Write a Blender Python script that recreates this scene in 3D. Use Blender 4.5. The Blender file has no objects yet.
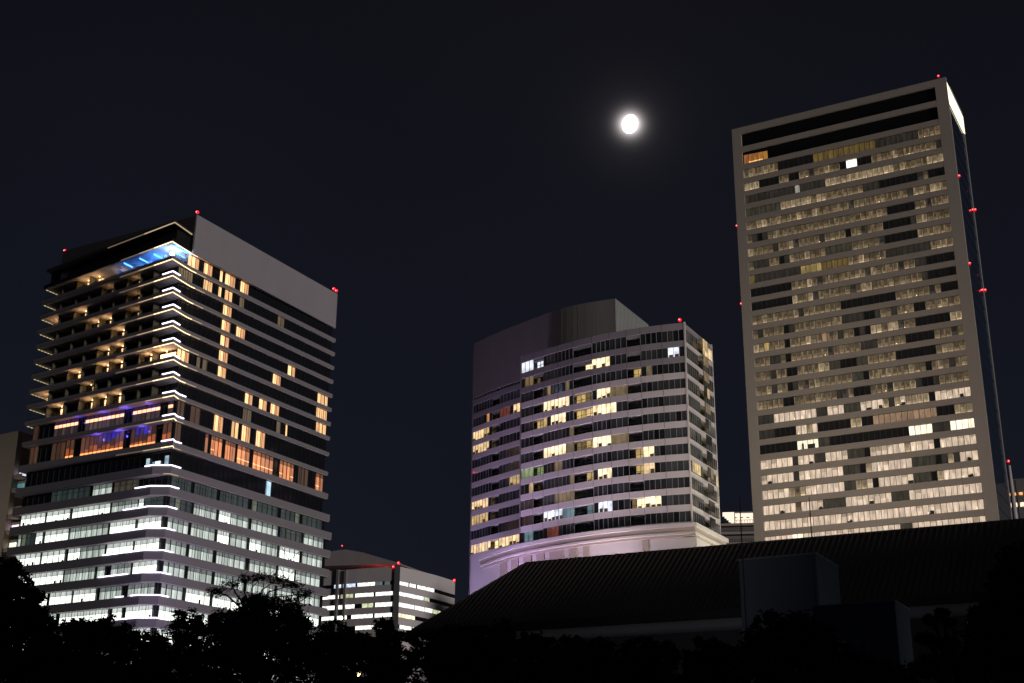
import bpy, math, random
from math import sin, cos, radians, pi, sqrt, exp
from mathutils import Vector, noise
random.seed(7)
scene = bpy.context.scene
col = scene.collection

# ------------------------------------------------------------------ camera
cam_d = bpy.data.cameras.new("camera"); cam = bpy.data.objects.new("camera", cam_d); col.objects.link(cam)
cam_d.sensor_width = 36.0
cam_d.lens = 1331.4 * 36.0 / 1024.0
cam_d.clip_start = 0.5; cam_d.clip_end = 40000
PITCH = radians(20.256); ROLL = radians(0.4989)
cam.location = (0, 0, 1.6)
fw = Vector((0, cos(PITCH), sin(PITCH))); up0 = Vector((0, -sin(PITCH), cos(PITCH))); rt0 = Vector((1, 0, 0))
rt = rt0 * cos(ROLL) + up0 * sin(ROLL); up = up0 * cos(ROLL) - rt0 * sin(ROLL)
from mathutils import Matrix
cam.rotation_euler = Matrix((rt, up, -fw)).transposed().to_euler()
scene.camera = cam

# ------------------------------------------------------------------ world, key light, exposure
SUN_AZ = radians(132); SUN_EL = radians(5)          # glow of the city behind the camera, low and from the right
MOON_DIR = Vector((1476.97, 14927.11, 8471.8)).normalized()
w = bpy.data.worlds.new("World"); scene.world = w; w.use_nodes = True
nt = w.node_tree; N = nt.nodes; L = nt.links
for n_ in list(N): N.remove(n_)
def nd(t, **k):
    n_ = N.new(t)
    for a, b in k.items(): setattr(n_, a, b)
    return n_
def mth(op, a, b=None):
    m = nd('ShaderNodeMath', operation=op)
    for i, v in enumerate((a, b)):
        if v is None: continue
        if isinstance(v, (int, float)): m.inputs[i].default_value = v
        else: L.new(v, m.inputs[i])
    return m.outputs[0]
sky = nd('ShaderNodeTexSky', sky_type='NISHITA', sun_disc=False)
sky.sun_elevation = SUN_EL; sky.sun_rotation = SUN_AZ
bg1 = nd('ShaderNodeBackground'); bg1.inputs[1].default_value = 0.0006; L.new(sky.outputs[0], bg1.inputs[0])
tc = nd('ShaderNodeTexCoord')
dot = nd('ShaderNodeVectorMath', operation='DISTANCE'); dot.inputs[1].default_value = MOON_DIR
nrm = nd('ShaderNodeVectorMath', operation='NORMALIZE'); L.new(tc.outputs['Generated'], nrm.inputs[0]); L.new(nrm.outputs[0], dot.inputs[0])
ang = dot.outputs['Value']
g1 = mth('MULTIPLY', mth('EXPONENT', mth('MULTIPLY', ang, -1 / 0.0026)), 9.5)
g2 = mth('MULTIPLY', mth('EXPONENT', mth('MULTIPLY', ang, -1 / 0.012)), 0.05)
g3 = mth('MULTIPLY', mth('EXPONENT', mth('MULTIPLY', ang, -1 / 0.16)), 0.0022)
glow = mth('ADD', mth('ADD', g1, g2), g3)
bg2 = nd('ShaderNodeBackground'); bg2.inputs[0].default_value = (1.0, 0.90, 0.90, 1); L.new(glow, bg2.inputs[1])
sep = nd('ShaderNodeSeparateXYZ'); L.new(nrm.outputs[0], sep.inputs[0])
ramp = nd('ShaderNodeValToRGB')
ramp.color_ramp.elements[0].position = 0.08; ramp.color_ramp.elements[0].color = (0.0078, 0.0092, 0.0185, 1)
ramp.color_ramp.elements[1].position = 0.62; ramp.color_ramp.elements[1].color = (0.0046, 0.0045, 0.0070, 1)
L.new(sep.outputs[2], ramp.inputs[0])
nz = nd('ShaderNodeTexNoise'); nz.inputs['Scale'].default_value = 2.2; L.new(nrm.outputs[0], nz.inputs[0])
bg3 = nd('ShaderNodeBackground'); L.new(ramp.outputs[0], bg3.inputs[0]); L.new(mth('ADD', mth('MULTIPLY', nz.outputs[0], 0.5), 0.58), bg3.inputs[1])
a1 = nd('ShaderNodeAddShader'); a2 = nd('ShaderNodeAddShader'); out = nd('ShaderNodeOutputWorld')
L.new(bg1.outputs[0], a1.inputs[0]); L.new(bg2.outputs[0], a1.inputs[1]); L.new(a1.outputs[0], a2.inputs[0]); L.new(bg3.outputs[0], a2.inputs[1]); L.new(a2.outputs[0], out.inputs[0])

sun_d = bpy.data.lights.new("sun", 'SUN'); sun = bpy.data.objects.new("sun", sun_d); col.objects.link(sun)
sun_d.energy = 1.12; sun_d.angle = radians(4); sun_d.color = (1.0, 0.92, 0.90)
sd = Vector((sin(SUN_AZ) * cos(SUN_EL), cos(SUN_AZ) * cos(SUN_EL), sin(SUN_EL)))
sun.rotation_euler = sd.to_track_quat('Z', 'Y').to_euler()
vs = scene.view_settings
vs.view_transform = 'Standard'; vs.look = 'None'; vs.exposure = 0; vs.gamma = 1; vs.use_curve_mapping = False
scene.cycles.use_denoising = True
scene.cycles.max_bounces = 5; scene.cycles.diffuse_bounces = 3; scene.cycles.glossy_bounces = 2
scene.cycles.sample_clamp_indirect = 3.0

def area(name, loc, target, size, sy, power, color):
    d = bpy.data.lights.new(name, 'AREA'); d.shape = 'RECTANGLE'; d.size = size; d.size_y = sy; d.energy = power; d.color = color; d.spread = radians(95)
    o = bpy.data.objects.new(name, d); col.objects.link(o); o.location = loc
    o.rotation_euler = (Vector(loc) - Vector(target)).to_track_quat('Z', 'X').to_euler(); return o

RZ = radians(-29.18)          # both axes of the street grid: local +X runs to the right and nearer, +Y runs away to the right
U = Vector((cos(RZ), sin(RZ), 0)); NV = Vector((-sin(RZ), cos(RZ), 0))
RW = Vector((91.997, 253.626, 0)) + U * 2.5; LT = Vector((-63.44, 241.93, 0)); CT = Vector((32.96, 238.73, 0))   # tower corners
# ------------------------------------------------------------------ purple and white floodlights at the tower feet; street glow; added fill lights
def wp(base, x, y, z): p = base + U * x + NV * y; return (p.x, p.y, z)
area('flood_a', wp(CT, -42, -9, 34), wp(CT, -36, 3, 66), 22, 1.0, 3300, (.72, .52, .98))
area('flood_b', wp(CT, -16, -12, 32), wp(CT, -16, 0, 70), 26, 1.0, 4300, (.92, .74, .86))
area('flood_c', wp(CT, 14, 6, 32), wp(CT, 0, 8, 66), 14, 1.0, 1900, (.95, .95, .68))
area('flood_d', wp(LT, 12, -10, 26), wp(LT, -2, 6, 60), 16, 1.0, 600, (.55, .36, 1.0))
area('block_fill', (-150, 262, 20), (-122, 306, 70), 6, 6, 2600, (1.0, .93, .84))  # added fill to brighten the beige block, not a known lamp
area('hall_fill', (-4, 74, 5), (14, 100, 18), 40, 1, 300, (.90, .93, 1.0))  # added fill to lift the hall wall and roof, no lamp known here
area('hall_fill', (36, 66, 5), (16, 80, 14), 8, 1, 45, (.85, .93, 1.0))  # added fill for the side faces of stair tower and annex
area('street_glow', wp(RW, -30, -60, 30), wp(RW, -25, 0, 80), 60, 2, 5500, (1.0, .84, .68))
area('flood_e', wp(CT, -64, 6, 34), wp(CT, -54, 20, 66), 8, 1.0, 1500, (.66, .48, 1.0))
def lamp(name, p, power, c, r=.3, par=None):
    d = bpy.data.lights.new(name, 'POINT'); d.energy = power; d.color = c; d.shadow_soft_size = r
    o = bpy.data.objects.new(name, d); col.objects.link(o); o.location = p; o.parent = par

# ------------------------------------------------------------------ helpers
F_PX = 1331.4
def at(px, py, d):
    """a point at horizontal distance d seen at that picture direction"""
    r = fw * F_PX + rt * (px - 512) - up * (py - 341.5)
    k = d / sqrt(r.x ** 2 + r.y ** 2)
    return Vector((r.x * k, r.y * k, 1.6 + r.z * k))

def nmat(name):
    m = bpy.data.materials.new(name); m.use_nodes = True; t = m.node_tree
    return m, t, t.nodes['Principled BSDF']
def surf(name, c, rough=0.8, var=0.15, scale=0.35, stretch=(1, 1, 1), metallic=0.0, spec=0.3, fine=0.08, bump=0.0):
    m, t, b = nmat(name)
    tcn = t.nodes.new('ShaderNodeTexCoord'); mp = t.nodes.new('ShaderNodeMapping'); mp.inputs['Scale'].default_value = stretch
    t.links.new(tcn.outputs['Object'], mp.inputs[0])
    n1 = t.nodes.new('ShaderNodeTexNoise'); n1.inputs['Scale'].default_value = scale; n1.inputs['Detail'].default_value = 6
    n2 = t.nodes.new('ShaderNodeTexNoise'); n2.inputs['Scale'].default_value = scale * 14; n2.inputs['Detail'].default_value = 3
    t.links.new(mp.outputs[0], n1.inputs[0]); t.links.new(mp.outputs[0], n2.inputs[0])
    def mm(op, a, bb):
        q = t.nodes.new('ShaderNodeMath'); q.operation = op
        for i, v in enumerate((a, bb)):
            if isinstance(v, (int, float)): q.inputs[i].default_value = v
            else: t.links.new(v, q.inputs[i])
        return q.outputs[0]
    f = mm('ADD', mm('MULTIPLY', n1.outputs[0], 2 * var), mm('MULTIPLY', n2.outputs[0], 2 * fine))
    f = mm('ADD', f, 1 - var - fine)
    mx = t.nodes.new('ShaderNodeVectorMath'); mx.operation = 'SCALE'; mx.inputs[0].default_value = c
    t.links.new(f, mx.inputs['Scale']); t.links.new(mx.outputs[0], b.inputs['Base Color'])
    b.inputs['Roughness'].default_value = rough; b.inputs['Metallic'].default_value = metallic; b.inputs['Specular IOR Level'].default_value = spec
    if bump:
        bp = t.nodes.new('ShaderNodeBump'); bp.inputs['Strength'].default_value = bump; t.links.new(n2.outputs[0], bp.inputs['Height']); t.links.new(bp.outputs[0], b.inputs['Normal'])
    return m
def emit(name, c, s, sample=True):
    m, t, b = nmat(name)
    b.inputs['Base Color'].default_value = (0.02, 0.02, 0.02, 1)
    b.inputs['Emission Color'].default_value = (*c, 1); b.inputs['Emission Strength'].default_value = s
    if not sample: m.cycles.emission_sampling = 'NONE'
    return m
def pane_mat(name, scale, lo, hi, stretch, sample, rough=0.12):
    """window glass: attribute Col rgb = light of the room behind the pane, alpha = tone of what is behind it"""
    m, t, b = nmat(name)
    at_ = t.nodes.new('ShaderNodeAttribute'); at_.attribute_name = 'Col'
    tcn = t.nodes.new('ShaderNodeTexCoord'); mp = t.nodes.new('ShaderNodeMapping'); mp.inputs['Scale'].default_value = stretch
    t.links.new(tcn.outputs['Object'], mp.inputs[0])
    n1 = t.nodes.new('ShaderNodeTexNoise'); n1.inputs['Scale'].default_value = scale; n1.inputs['Detail'].default_value = 4; t.links.new(mp.outputs[0], n1.inputs[0])
    mr = t.nodes.new('ShaderNodeMapRange'); mr.inputs[1].default_value = 0.32; mr.inputs[2].default_value = 0.68; mr.inputs[3].default_value = lo; mr.inputs[4].default_value = hi
    t.links.new(n1.outputs[0], mr.inputs[0])
    t.links.new(at_.outputs['Color'], b.inputs['Emission Color']); t.links.new(mr.outputs[0], b.inputs['Emission Strength'])
    cb = t.nodes.new('ShaderNodeCombineColor')
    for i, k in enumerate((0.92, 1.0, 1.06)):
        q = t.nodes.new('ShaderNodeMath'); q.operation = 'MULTIPLY'; q.inputs[1].default_value = k
        t.links.new(at_.outputs['Alpha'], q.inputs[0]); t.links.new(q.outputs[0], cb.inputs[i])
    t.links.new(cb.outputs[0], b.inputs['Base Color'])
    b.inputs['Roughness'].default_value = rough; b.inputs['Specular IOR Level'].default_value = 0.5
    if not sample: m.cycles.emission_sampling = 'NONE'
    return m

class MB:
    def __init__(s): s.v = []; s.f = []; s.m = []; s.c = []
    def face(s, pts, m=0, c=(0, 0, 0, .03)):
        i = len(s.v); s.v += [tuple(p) for p in pts]; s.f.append(tuple(range(i, i + len(pts)))); s.m.append(m); s.c.append(c)
    def hexa(s, b, t, m=0, c=(0, 0, 0, .03)):
        """b, t: matching bottom / top loops (counter-clockwise seen from above)"""
        n = len(b)
        s.face(list(reversed(b)), m, c); s.face(t, m, c)
        for i in range(n):
            j = (i + 1) % n; s.face([b[i], b[j], t[j], t[i]], m, c)
    def box(s, x0, x1, y0, y1, z0, z1, m=0, c=(0, 0, 0, .03)):
        q = [(x0, y0), (x1, y0), (x1, y1), (x0, y1)]
        s.prism(q, z0, z1, m, c)
    def prism(s, poly, z0, z1, m=0, c=(0, 0, 0, .03)):
        a = sum(poly[i][0] * poly[(i + 1) % len(poly)][1] - poly[(i + 1) % len(poly)][0] * poly[i][1] for i in range(len(poly)))
        if a < 0: poly = list(reversed(poly))
        s.hexa([(x, y, z0) for x, y in poly], [(x, y, z1) for x, y in poly], m, c)
    def seg(s, p, q, half, z0, z1, m=0, c=(0, 0, 0, .03)):
        """upright slab along plan segment p-q"""
        d = Vector((q[0] - p[0], q[1] - p[1])); l = d.length or 1e-6; n = Vector((-d.y, d.x)) / l * half
        s.prism([(p[0] + n.x, p[1] + n.y), (p[0] - n.x, p[1] - n.y), (q[0] - n.x, q[1] - n.y), (q[0] + n.x, q[1] + n.y)], z0, z1, m, c)
    def tube(s, pts, rad, k=6, m=0):
        rings = []
        for i, p in enumerate(pts):
            p = Vector(p); d = (Vector(pts[min(i + 1, len(pts) - 1)]) - Vector(pts[max(i - 1, 0)])).normalized()
            a = d.orthogonal().normalized(); b = d.cross(a)
            rings.append([p + (a * cos(2 * pi * j / k) + b * sin(2 * pi * j / k)) * rad[i] for j in range(k)])
        for r0, r1 in zip(rings, rings[1:]):
            for j in range(k): s.face([r0[j], r0[(j + 1) % k], r1[(j + 1) % k], r1[j]], m)
        s.face(list(reversed(rings[0])), m); s.face(rings[-1], m)
    def sphere(s, c, r, m=0, k=10, h=6, sz=1.0):
        P = lambda i, j: (c[0] + r * sin(pi * i / h) * cos(2 * pi * j / k), c[1] + r * sin(pi * i / h) * sin(2 * pi * j / k), c[2] + r * sz * cos(pi * i / h))
        for i in range(h):
            for j in range(k):
                q = [P(i, j), P(i + 1, j), P(i + 1, j + 1), P(i, j + 1)]
                if i == 0: q = [q[0], q[1], q[2]]
                elif i == h - 1: q = [q[0], q[1], q[3]]
                s.face(q, m)
    def join(s, o):
        k = len(s.v); s.v += o.v; s.f += [tuple(i + k for i in f) for f in o.f]; s.m += o.m; s.c += o.c
    def build(s, name, mats, parent=None, smooth=False):
        me = bpy.data.meshes.new(name); me.from_pydata(s.v, [], s.f); me.update()
        for m in (mats if isinstance(mats, (list, tuple)) else [mats]): me.materials.append(m)
        me.polygons.foreach_set('material_index', s.m)
        a = me.color_attributes.new('Col', 'FLOAT_COLOR', 'CORNER'); buf = []
        for f, c in zip(s.f, s.c): buf += list(c) * len(f)
        a.data.foreach_set('color', buf)
        if smooth: me.polygons.foreach_set('use_smooth', [True] * len(s.f))
        o = bpy.data.objects.new(name, me); col.objects.link(o)
        if parent: o.parent = parent
        return o
def empty(name, loc, rz, label, cat, group=None):
    o = bpy.data.objects.new(name, None); col.objects.link(o); o.location = loc; o.rotation_euler = (0, 0, rz)
    o['label'] = label; o['category'] = cat
    if group: o['group'] = group
    return o
def tag(o, label, cat, group=None):
    o['label'] = label; o['category'] = cat
    if group: o['group'] = group
    return o

M = {}
M['precast'] = surf('precast', (0.405, 0.36, 0.325), 0.85, 0.08, 0.12, (1, 1, .6), fine=0.05)
M['fascia'] = surf('fascia', (0.215, 0.205, 0.218), 0.6, 0.07, 0.2, fine=0.04)
M['soffit'] = surf('soffit', (0.55, 0.50, 0.47), 0.8, 0.08, 0.3)
M['partition'] = surf('partition', (0.11, 0.10, 0.07), 0.8, 0.08, 0.3)
M['panelgrey'] = surf('panelgrey', (0.28, 0.26, 0.275), 0.7, 0.1, 0.2, (1, 1, .3), fine=0.06)
M['darkscreen'] = surf('darkscreen', (0.045, 0.042, 0.045), 0.6, 0.2, 0.2)
M['louvre'] = surf('louvre', (0.012, 0.012, 0.014), 0.5, 0.2, 0.3)
M['darkglass'] = surf('darkglass', (0.012, 0.013, 0.016), 0.08, 0.2, 0.3, spec=0.5)
M['blueglass'] = surf('blueglass', (0.02, 0.03, 0.05), 0.07, 0.2, 0.3, spec=0.7)
M['frame'] = surf('frame', (0.03, 0.03, 0.032), 0.4, 0.1)
M['bronze'] = surf('bronze', (0.07, 0.056, 0.045), 0.45, 0.1)
M['lightframe'] = surf('lightframe', (0.30, 0.30, 0.30), 0.5, 0.1)
M['white_tile'] = surf('white_tile', (0.62, 0.58, 0.57), 0.6, 0.06, 0.2, fine=0.04)
M['tan'] = surf('tan', (0.42, 0.35, 0.30), 0.7, 0.08, 0.3)
M['tan2'] = surf('column_grey', (0.20, 0.185, 0.19))
M['pent'] = surf('pent', (0.235, 0.222, 0.218), 0.6, 0.15, 0.25, (1, 1, .2), fine=0.12)
M['pentlight'] = surf('pentlight', (0.30, 0.32, 0.30), 0.6, 0.1, 0.25)
M['rib'] = surf('rib', (0.105, 0.087, 0.072), 0.40, 0.25, 0.15, spec=0.6)
M['hallwall'] = surf('hallwall', (0.30, 0.30, 0.31), 0.8, 0.12, 0.3)
M['hallbox'] = surf('hallbox', (0.15, 0.175, 0.20), 0.8, 0.15, 0.3)
M['pane_c'] = pane_mat('curtain_pane', 1.1, 0.62, 1.30, (1.9, 1.9, .45), False)
M['pane_r'] = pane_mat('room_pane', 0.9, 0.55, 1.35, (1, 1, 1), False)
M['pane_o'] = pane_mat('office_pane', 0.7, 0.8, 1.15, (1, 1, .6), True)
M['pane_h'] = pane_mat('hotel_pane', 1.2, 0.78, 1.18, (1, 1, .4), True)
M['ledwarm'] = emit('led_warm', (1.0, .74, .42), 2.2)
M['ledwarm2'] = emit('led_warm_dim', (1.0, .72, .42), 0.55)
M['ledwarm3'] = emit('led_warm_faint', (1.0, .72, .5), 0.16)
M['ledwhite'] = emit('led_white', (.84, .78, 1.0), 3.2)
M['red'] = emit('red_lamp', (1.0, .004, .018), 4.0)
M['redcore'] = emit('red_core', (1.0, .30, .22), 4.0)
M['crown'] = emit('crown_panel', (1.0, .90, .62), 1.6)
M['blue'] = emit('blue_strip', (.05, .22, 1.0), 7.0)
M['whitelamp'] = emit('white_lamp', (.75, .88, 1.0), 14.0)
M['warmlamp'] = emit('warm_lamp', (1.0, .62, .28), 6.0)
M['orange'] = emit('orange_strip', (1.0, .40, .16), 2.2)
M['violet'] = emit('violet_strip', (.10, .06, 1.0), 3.0)
M['steel'] = surf('steel', (0.12, 0.12, 0.12), 0.5)

LIT = {'.': (.0030, .0028, .0028, .022), 'd': (.021, .017, .013, .05), 'g': (.034, .031, .021, .04), 'm': (.100, .070, .037, .08), 'b': (.225, .165, .095, .12),
       'B': (.66, .50, .365, .2), 'y': (.125, .08, .022, .08), 'Y': (.30, .21, .075, .1), 'o': (.42, .16, .05, .08), 'p': (.26, .16, .095, .1),
       'k': (.34, .31, .27, .1), 'W': (1.5, 1.3, .9, .3)}
def jitter(c, a): 
    k = 1 + random.uniform(-a, a); return (c[0] * k, c[1] * k, c[2] * k, c[3])


def split_build(mb, name, mats, parent, fidx):
    """panes as the part itself, bars as its child 'frame'"""
    A, B = MB(), MB()
    for f, m, c in zip(mb.f, mb.m, mb.c): (B if m in fidx else A).face([mb.v[i] for i in f], m, c)
    if not A.f: return B.build('brace', mats, parent)
    o = A.build(name, mats, parent)
    if B.f: B.build('frame', mats, o)
    return o
class Windows:
    """collects the windows of one building; the hundred that show largest become parts, the rest one part"""
    def __init__(s, root, mats, fidx): s.r = root; s.mats = mats; s.l = []; s.name = 'window'; s.fidx = fidx
    def add(s, mb, size): s.l.append((size, mb))
    def finish(s, cap=100):
        s.l.sort(key=lambda q: -q[0])
        for k, (a, mb) in enumerate(s.l[:cap]): split_build(mb, s.name, s.mats, s.r, s.fidx)
        if len(s.l) > cap:
            r = MB()
            for a, mb in s.l[cap:]: r.join(mb)
            o = r.build(s.name + 's', s.mats, s.r); o['kind'] = 'stuff'

def obstruction(root, p, r=0.42):
    r *= .64
    mb = MB(); mb.sphere(p, r, 0, 8, 6); mb.sphere((p[0], p[1] - r * .75, p[2]), r * .42, 1, 6, 4)
    mb.tube([(p[0], p[1], p[2] - r - .5), (p[0], p[1], p[2] - r + .05)], [.12, .12], 6, 2)
    return mb.build('obstruction_light', [M['red'], M['redcore'], M['steel']], root)

# ------------------------------------------------------------------ ground
g = MB()
for i in range(48):
    a0, a1 = 2 * pi * i / 48, 2 * pi * (i + 1) / 48
    g.face([(0, 0, 0), (9000 * cos(a0), 9000 * sin(a0), 0), (9000 * cos(a1), 9000 * sin(a1), 0)])
o = g.build('ground', surf('lawn', (0.035, 0.045, 0.025), 0.95, 0.3, 0.2)); o['kind'] = 'structure'

# ------------------------------------------------------------------ right tower: concrete slab block with ribbon windows
RW = Vector((91.997, 253.626, 0)) + U * 2.5
rt_root = empty('residential_tower', RW, RZ, 'tallest concrete slab tower at the right with ribbon windows and a glowing yellow roof edge', 'tower')
WX1 = -2.5; WX0 = WX1 - 44.5; WL = WX0 - 2.2; DEP = 17.4; TOP = 157.2; PW = 44.5 / 38
rows = """
mmmmmmm.......yyyyyyyyyyyyddddddddmmmm
bbb....mm..mmmmmmmm......mmmmmmmmmmmmd
ddddddddddkdddddbbbbbbbbbbbbbmmmmmmbbb
gggggggbbbbbbmbbmmmmmmmddd.......mm...
mmbbmmmmmmbmmbmmmmmmmmmmmmmmmmmmmmmbmm
md.dmmmmmmmmmmmmmmmmmmmmmmm.....mmmmmm
bmmmmdmmbmmmmmdmmmm.mmmmmm.....dmmmmmm
mdddmm.dmmmbmmmgggggmmmmmm......mmmmmm
ydddddddddYYYYyyyyymmbmmmmddddddddmmmm
........mmmbmmmmmmmmmmmmmmmmmmmdd.....
........bmmbmmmmmmmmmbmmmmmmmmmmd.....
mmmmmmmmmdmmmmmmm..........mmmmmmmm...
mdmmmm.dmmmmmmmmmdddd..dmmdmmm..mmmmmm
bmYmmm.mmmbmmpmmdmm.d.bbmbbmmm......bb
mmmddm.mmmmmmmmmmmmmdddmmmmm.....mmmmm
mmmdmm..mmmmbmgg...ggmmmmm.......mbmmm
mmmdmm.dmmmmmmmmmmgg.mmmmmmmmmm.mmmdmm
mmmmm..mmmmmmmmdmm...mmmmmmmmd..dmmmmm
dddBBBBBBBBddBBBgggBBBBbdbBbbbb.BBBBBB
ddd....BBbB......bb..ppppppppppp...bbb
..........ggg..............WWWWdddWWWW
BBBBBBdBBBddBBBBggg.BBBBBBbBBBB.BBBBBB
BBBBBBdBBBBBBBBggg.bBBBBBBBgggg.dbdBBB
BBBBBbmbBBBBBBBggbbB.BBBBBBggg.bBBBBBB
BBBBBBmBBBBggggBBBBBBBBgggBBBBBBBBBBBB
BBBBBBBBBBBBBBBBBBBBBBBBBBBBBBBBBBBBBB
BBBBBWWBBBBBBBBBBBBBBBBBggBBBBBBBBBBBB
BBBBBBBBBBBmBBBBBBBgBBBBBBBBBBBBBBBBBB
BBBBBBBBBmBBBBBBBBBBBBBBBBmBBBBBBBBBBB
""".split()
zb = [143.9 - 3.3 * k for k in range(len(rows))]
wall = MB()
wall.box(WL, WX0, 0, 4, 0, TOP); wall.box(WX1, 0, 0, .7, 0, TOP); wall.box(WX1, -.5, .7, 4, 0, TOP - .05); wall.box(WX0, WX1, 0, 3.5, 155.5, TOP)
wall.box(WL, -.5, 4, DEP, 0, TOP - 5.6)                       # body behind
wall.box(WL, -.02, 4, DEP, TOP - 1.1, TOP - .04)
wall.build('wall', M['precast'], rt_root)
for z0, z1 in ((152.1, 155.5), (147.5, 150.75)):
    lv = MB(); lv.box(WX0, WX1, .5, .9, z0, z1)
    for k in range(int((z1 - z0) / .42)): lv.box(WX0, WX1, .38, .5, z0 + .12 + k * .42, z0 + .3 + k * .42)
    lv.build('louvre', M['louvre'], rt_root)
prev = 152.1
for k, z in enumerate([150.75] + [q + (2.3 if i == 0 else 2.05) for i, q in enumerate(zb)] ):
    sp = MB(); lo = z; hi = prev
    joints = [WX0] + [WX0 + (3 + 4 * j) * PW for j in range(9)] + [WX1]
    for a, b in zip(joints, joints[1:]): sp.box(a + .02, b - .02, .02, .62, lo, hi)
    sp.box(WX0, WX1, .06, .6, lo + .02, hi - .02)
    sp.build('spandrel', M['precast'], rt_root)
    prev = 147.5 if k == 0 else zb[k - 1]
sp = MB(); sp.box(WX0, WX1, 0.02, .62, 0, zb[-1]); sp.build('spandrel', M['precast'], rt_root)
wn = Windows(rt_root, [M['pane_c'], M['bronze'], M['warmlamp']], (1,))
groups = [3] + [4] * 8 + [3]
def bay(chars, x0, z0, h, seed):
    mb = MB(); n = len(chars)
    for i, ch in enumerate(chars):
        a = x0 + i * PW; b = a + PW; c = jitter(LIT[ch], .20 if ch in 'mbd' else .32 if ch in 'yY' else .16)
        if ch == 'm' and random.random() < .07: c = jitter(LIT['d'], .2)
        if ch == 'm' and random.random() < .12: c = tuple(0.5 * (p + q) for p, q in zip(LIT['m'], LIT['b']))
        c0 = c; f_ = .58 if ch == 'm' else .8 if ch == 'b' else 1; c = (c[0] * f_, c[1] * f_, c[2] * f_, c[3])
        mb.face([(a + .05, .42, z0 + .05), (b - .05, .42, z0 + .05), (b - .05, .42, z0 + h - .05), (a + .05, .42, z0 + h - .05)], 0, c)
        if ch in 'mb': c = c0
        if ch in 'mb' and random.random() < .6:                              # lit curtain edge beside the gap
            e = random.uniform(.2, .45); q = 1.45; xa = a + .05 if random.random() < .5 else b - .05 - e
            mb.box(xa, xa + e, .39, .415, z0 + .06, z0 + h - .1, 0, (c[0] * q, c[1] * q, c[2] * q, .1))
        if ch in 'mbB' and random.random() < .30:                            # blind let down part of the way
            e = random.uniform(.3, 1.2); q = random.uniform(.55, .85)
            mb.box(a + .05, b - .05, .375, .40, z0 + h - e, z0 + h - .05, 0, (c[0] * q, c[1] * q, c[2] * q * .95, .1))
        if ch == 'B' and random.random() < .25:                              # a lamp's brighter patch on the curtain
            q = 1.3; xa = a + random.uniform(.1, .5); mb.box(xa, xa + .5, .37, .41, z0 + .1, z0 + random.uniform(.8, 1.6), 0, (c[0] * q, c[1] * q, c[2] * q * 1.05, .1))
        mb.box(a - .035, a + .035, .34, .46, z0, z0 + h, 1)
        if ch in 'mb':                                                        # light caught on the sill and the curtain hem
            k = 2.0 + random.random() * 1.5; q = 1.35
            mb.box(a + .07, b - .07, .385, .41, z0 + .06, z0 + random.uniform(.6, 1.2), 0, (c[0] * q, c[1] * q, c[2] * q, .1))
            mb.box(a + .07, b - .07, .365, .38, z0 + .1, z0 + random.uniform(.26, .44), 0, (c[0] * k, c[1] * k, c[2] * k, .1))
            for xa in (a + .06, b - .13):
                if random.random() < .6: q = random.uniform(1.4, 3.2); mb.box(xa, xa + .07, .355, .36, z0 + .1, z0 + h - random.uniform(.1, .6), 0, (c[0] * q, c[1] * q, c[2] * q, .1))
        if ch in 'mbdB' and random.random() < .03: mb.sphere((a + PW * random.random(), .36, z0 + .35), .06, 2, 6, 4)
        if ch == 'B' and random.random() < .06:                               # plants and furniture against the glass
            for q in range(5): mb.box(a + random.uniform(0, .7), a + random.uniform(.75, 1.1), .30, .4, z0 + .04, z0 + random.uniform(.2, .8), 0, (.02, .017, .012, .03))
    mb.box(x0 + n * PW - .045, x0 + n * PW + .045, .30, .46, z0, z0 + h, 1)
    mb.box(x0, x0 + n * PW, .32, .46, z0, z0 + .06, 1); mb.box(x0, x0 + n * PW, .32, .46, z0 + h - .06, z0 + h, 1)
    return mb
for r, s in enumerate(rows):
    s = (s + s[-1] * 38)[:38]; i = 0; h = 2.3 if r == 0 else 2.05
    for gcount in groups:
        mb = bay(s[i:i + gcount], WX0 + i * PW, zb[r], h, r)
        if r == 20 and 7 <= i <= 10:                                          # bright empty flat with a dark cupboard
            a = WX0 + 7 * PW
            mb.face([(a + .1, .40, zb[r] + .1), (a + 3.9 * PW, .40, zb[r] + .1), (a + 3.9 * PW, .40, zb[r] + 1.95), (a + .1, .40, zb[r] + 1.95)], 0, (1.1, 1.0, .72, .2))
            mb.box(a + 1.1, a + 1.5, .2, .38, zb[r] + .1, zb[r] + 1.3, 0, (.01, .01, .01, .03)); mb.box(a + 2.3, a + 3.9, .2, .38, zb[r] + .1, zb[r] + 1.0, 0, (.012, .012, .012, .03))
        wn.add(mb, gcount * 100 - r * -3 - (0 if r < 27 else 300)); i += gcount
# bright corner flat near the top, orange bar on the plant storey
mb = MB(); a = WX0 + 20.3 * PW; mb.box(a, a + 1.95 * PW, .28, .36, zb[1] + .1, zb[1] + 1.95, 0, (1.6, 1.45, 1.2, .3)); wn.add(mb, 999)
for k in range(5):
    mb = MB(); a = WX0 + .3 + k * 1.15; mb.box(a, a + 1.05, .30, .36, 147.7, 149.9 - .05 * k, 0, (.30, .095 + .01 * k, .022, .1))
    if k in (1, 2, 3): mb.box(a, a + 1.05, .24, .30, 147.7, 147.95, 0, (1.2, .6, .2, .1))
    wn.add(mb, 990)
wn.finish()
sg = MB(); sg.box(-.5, -.22, .7, DEP - 1.0, 0, 151.4)
for k in range(45): sg.box(-.22, -.14, .7, DEP - 1.0, 151.2 - k * 3.3, 151.45 - k * 3.3)
sg.build('side_glazing', [M['blueglass']], rt_root)
pl = MB(); pl.box(-.5, .0, DEP - 1.0, DEP, 0, 151.4); pl.build('corner_pilaster', M['lightframe'], rt_root)
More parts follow.
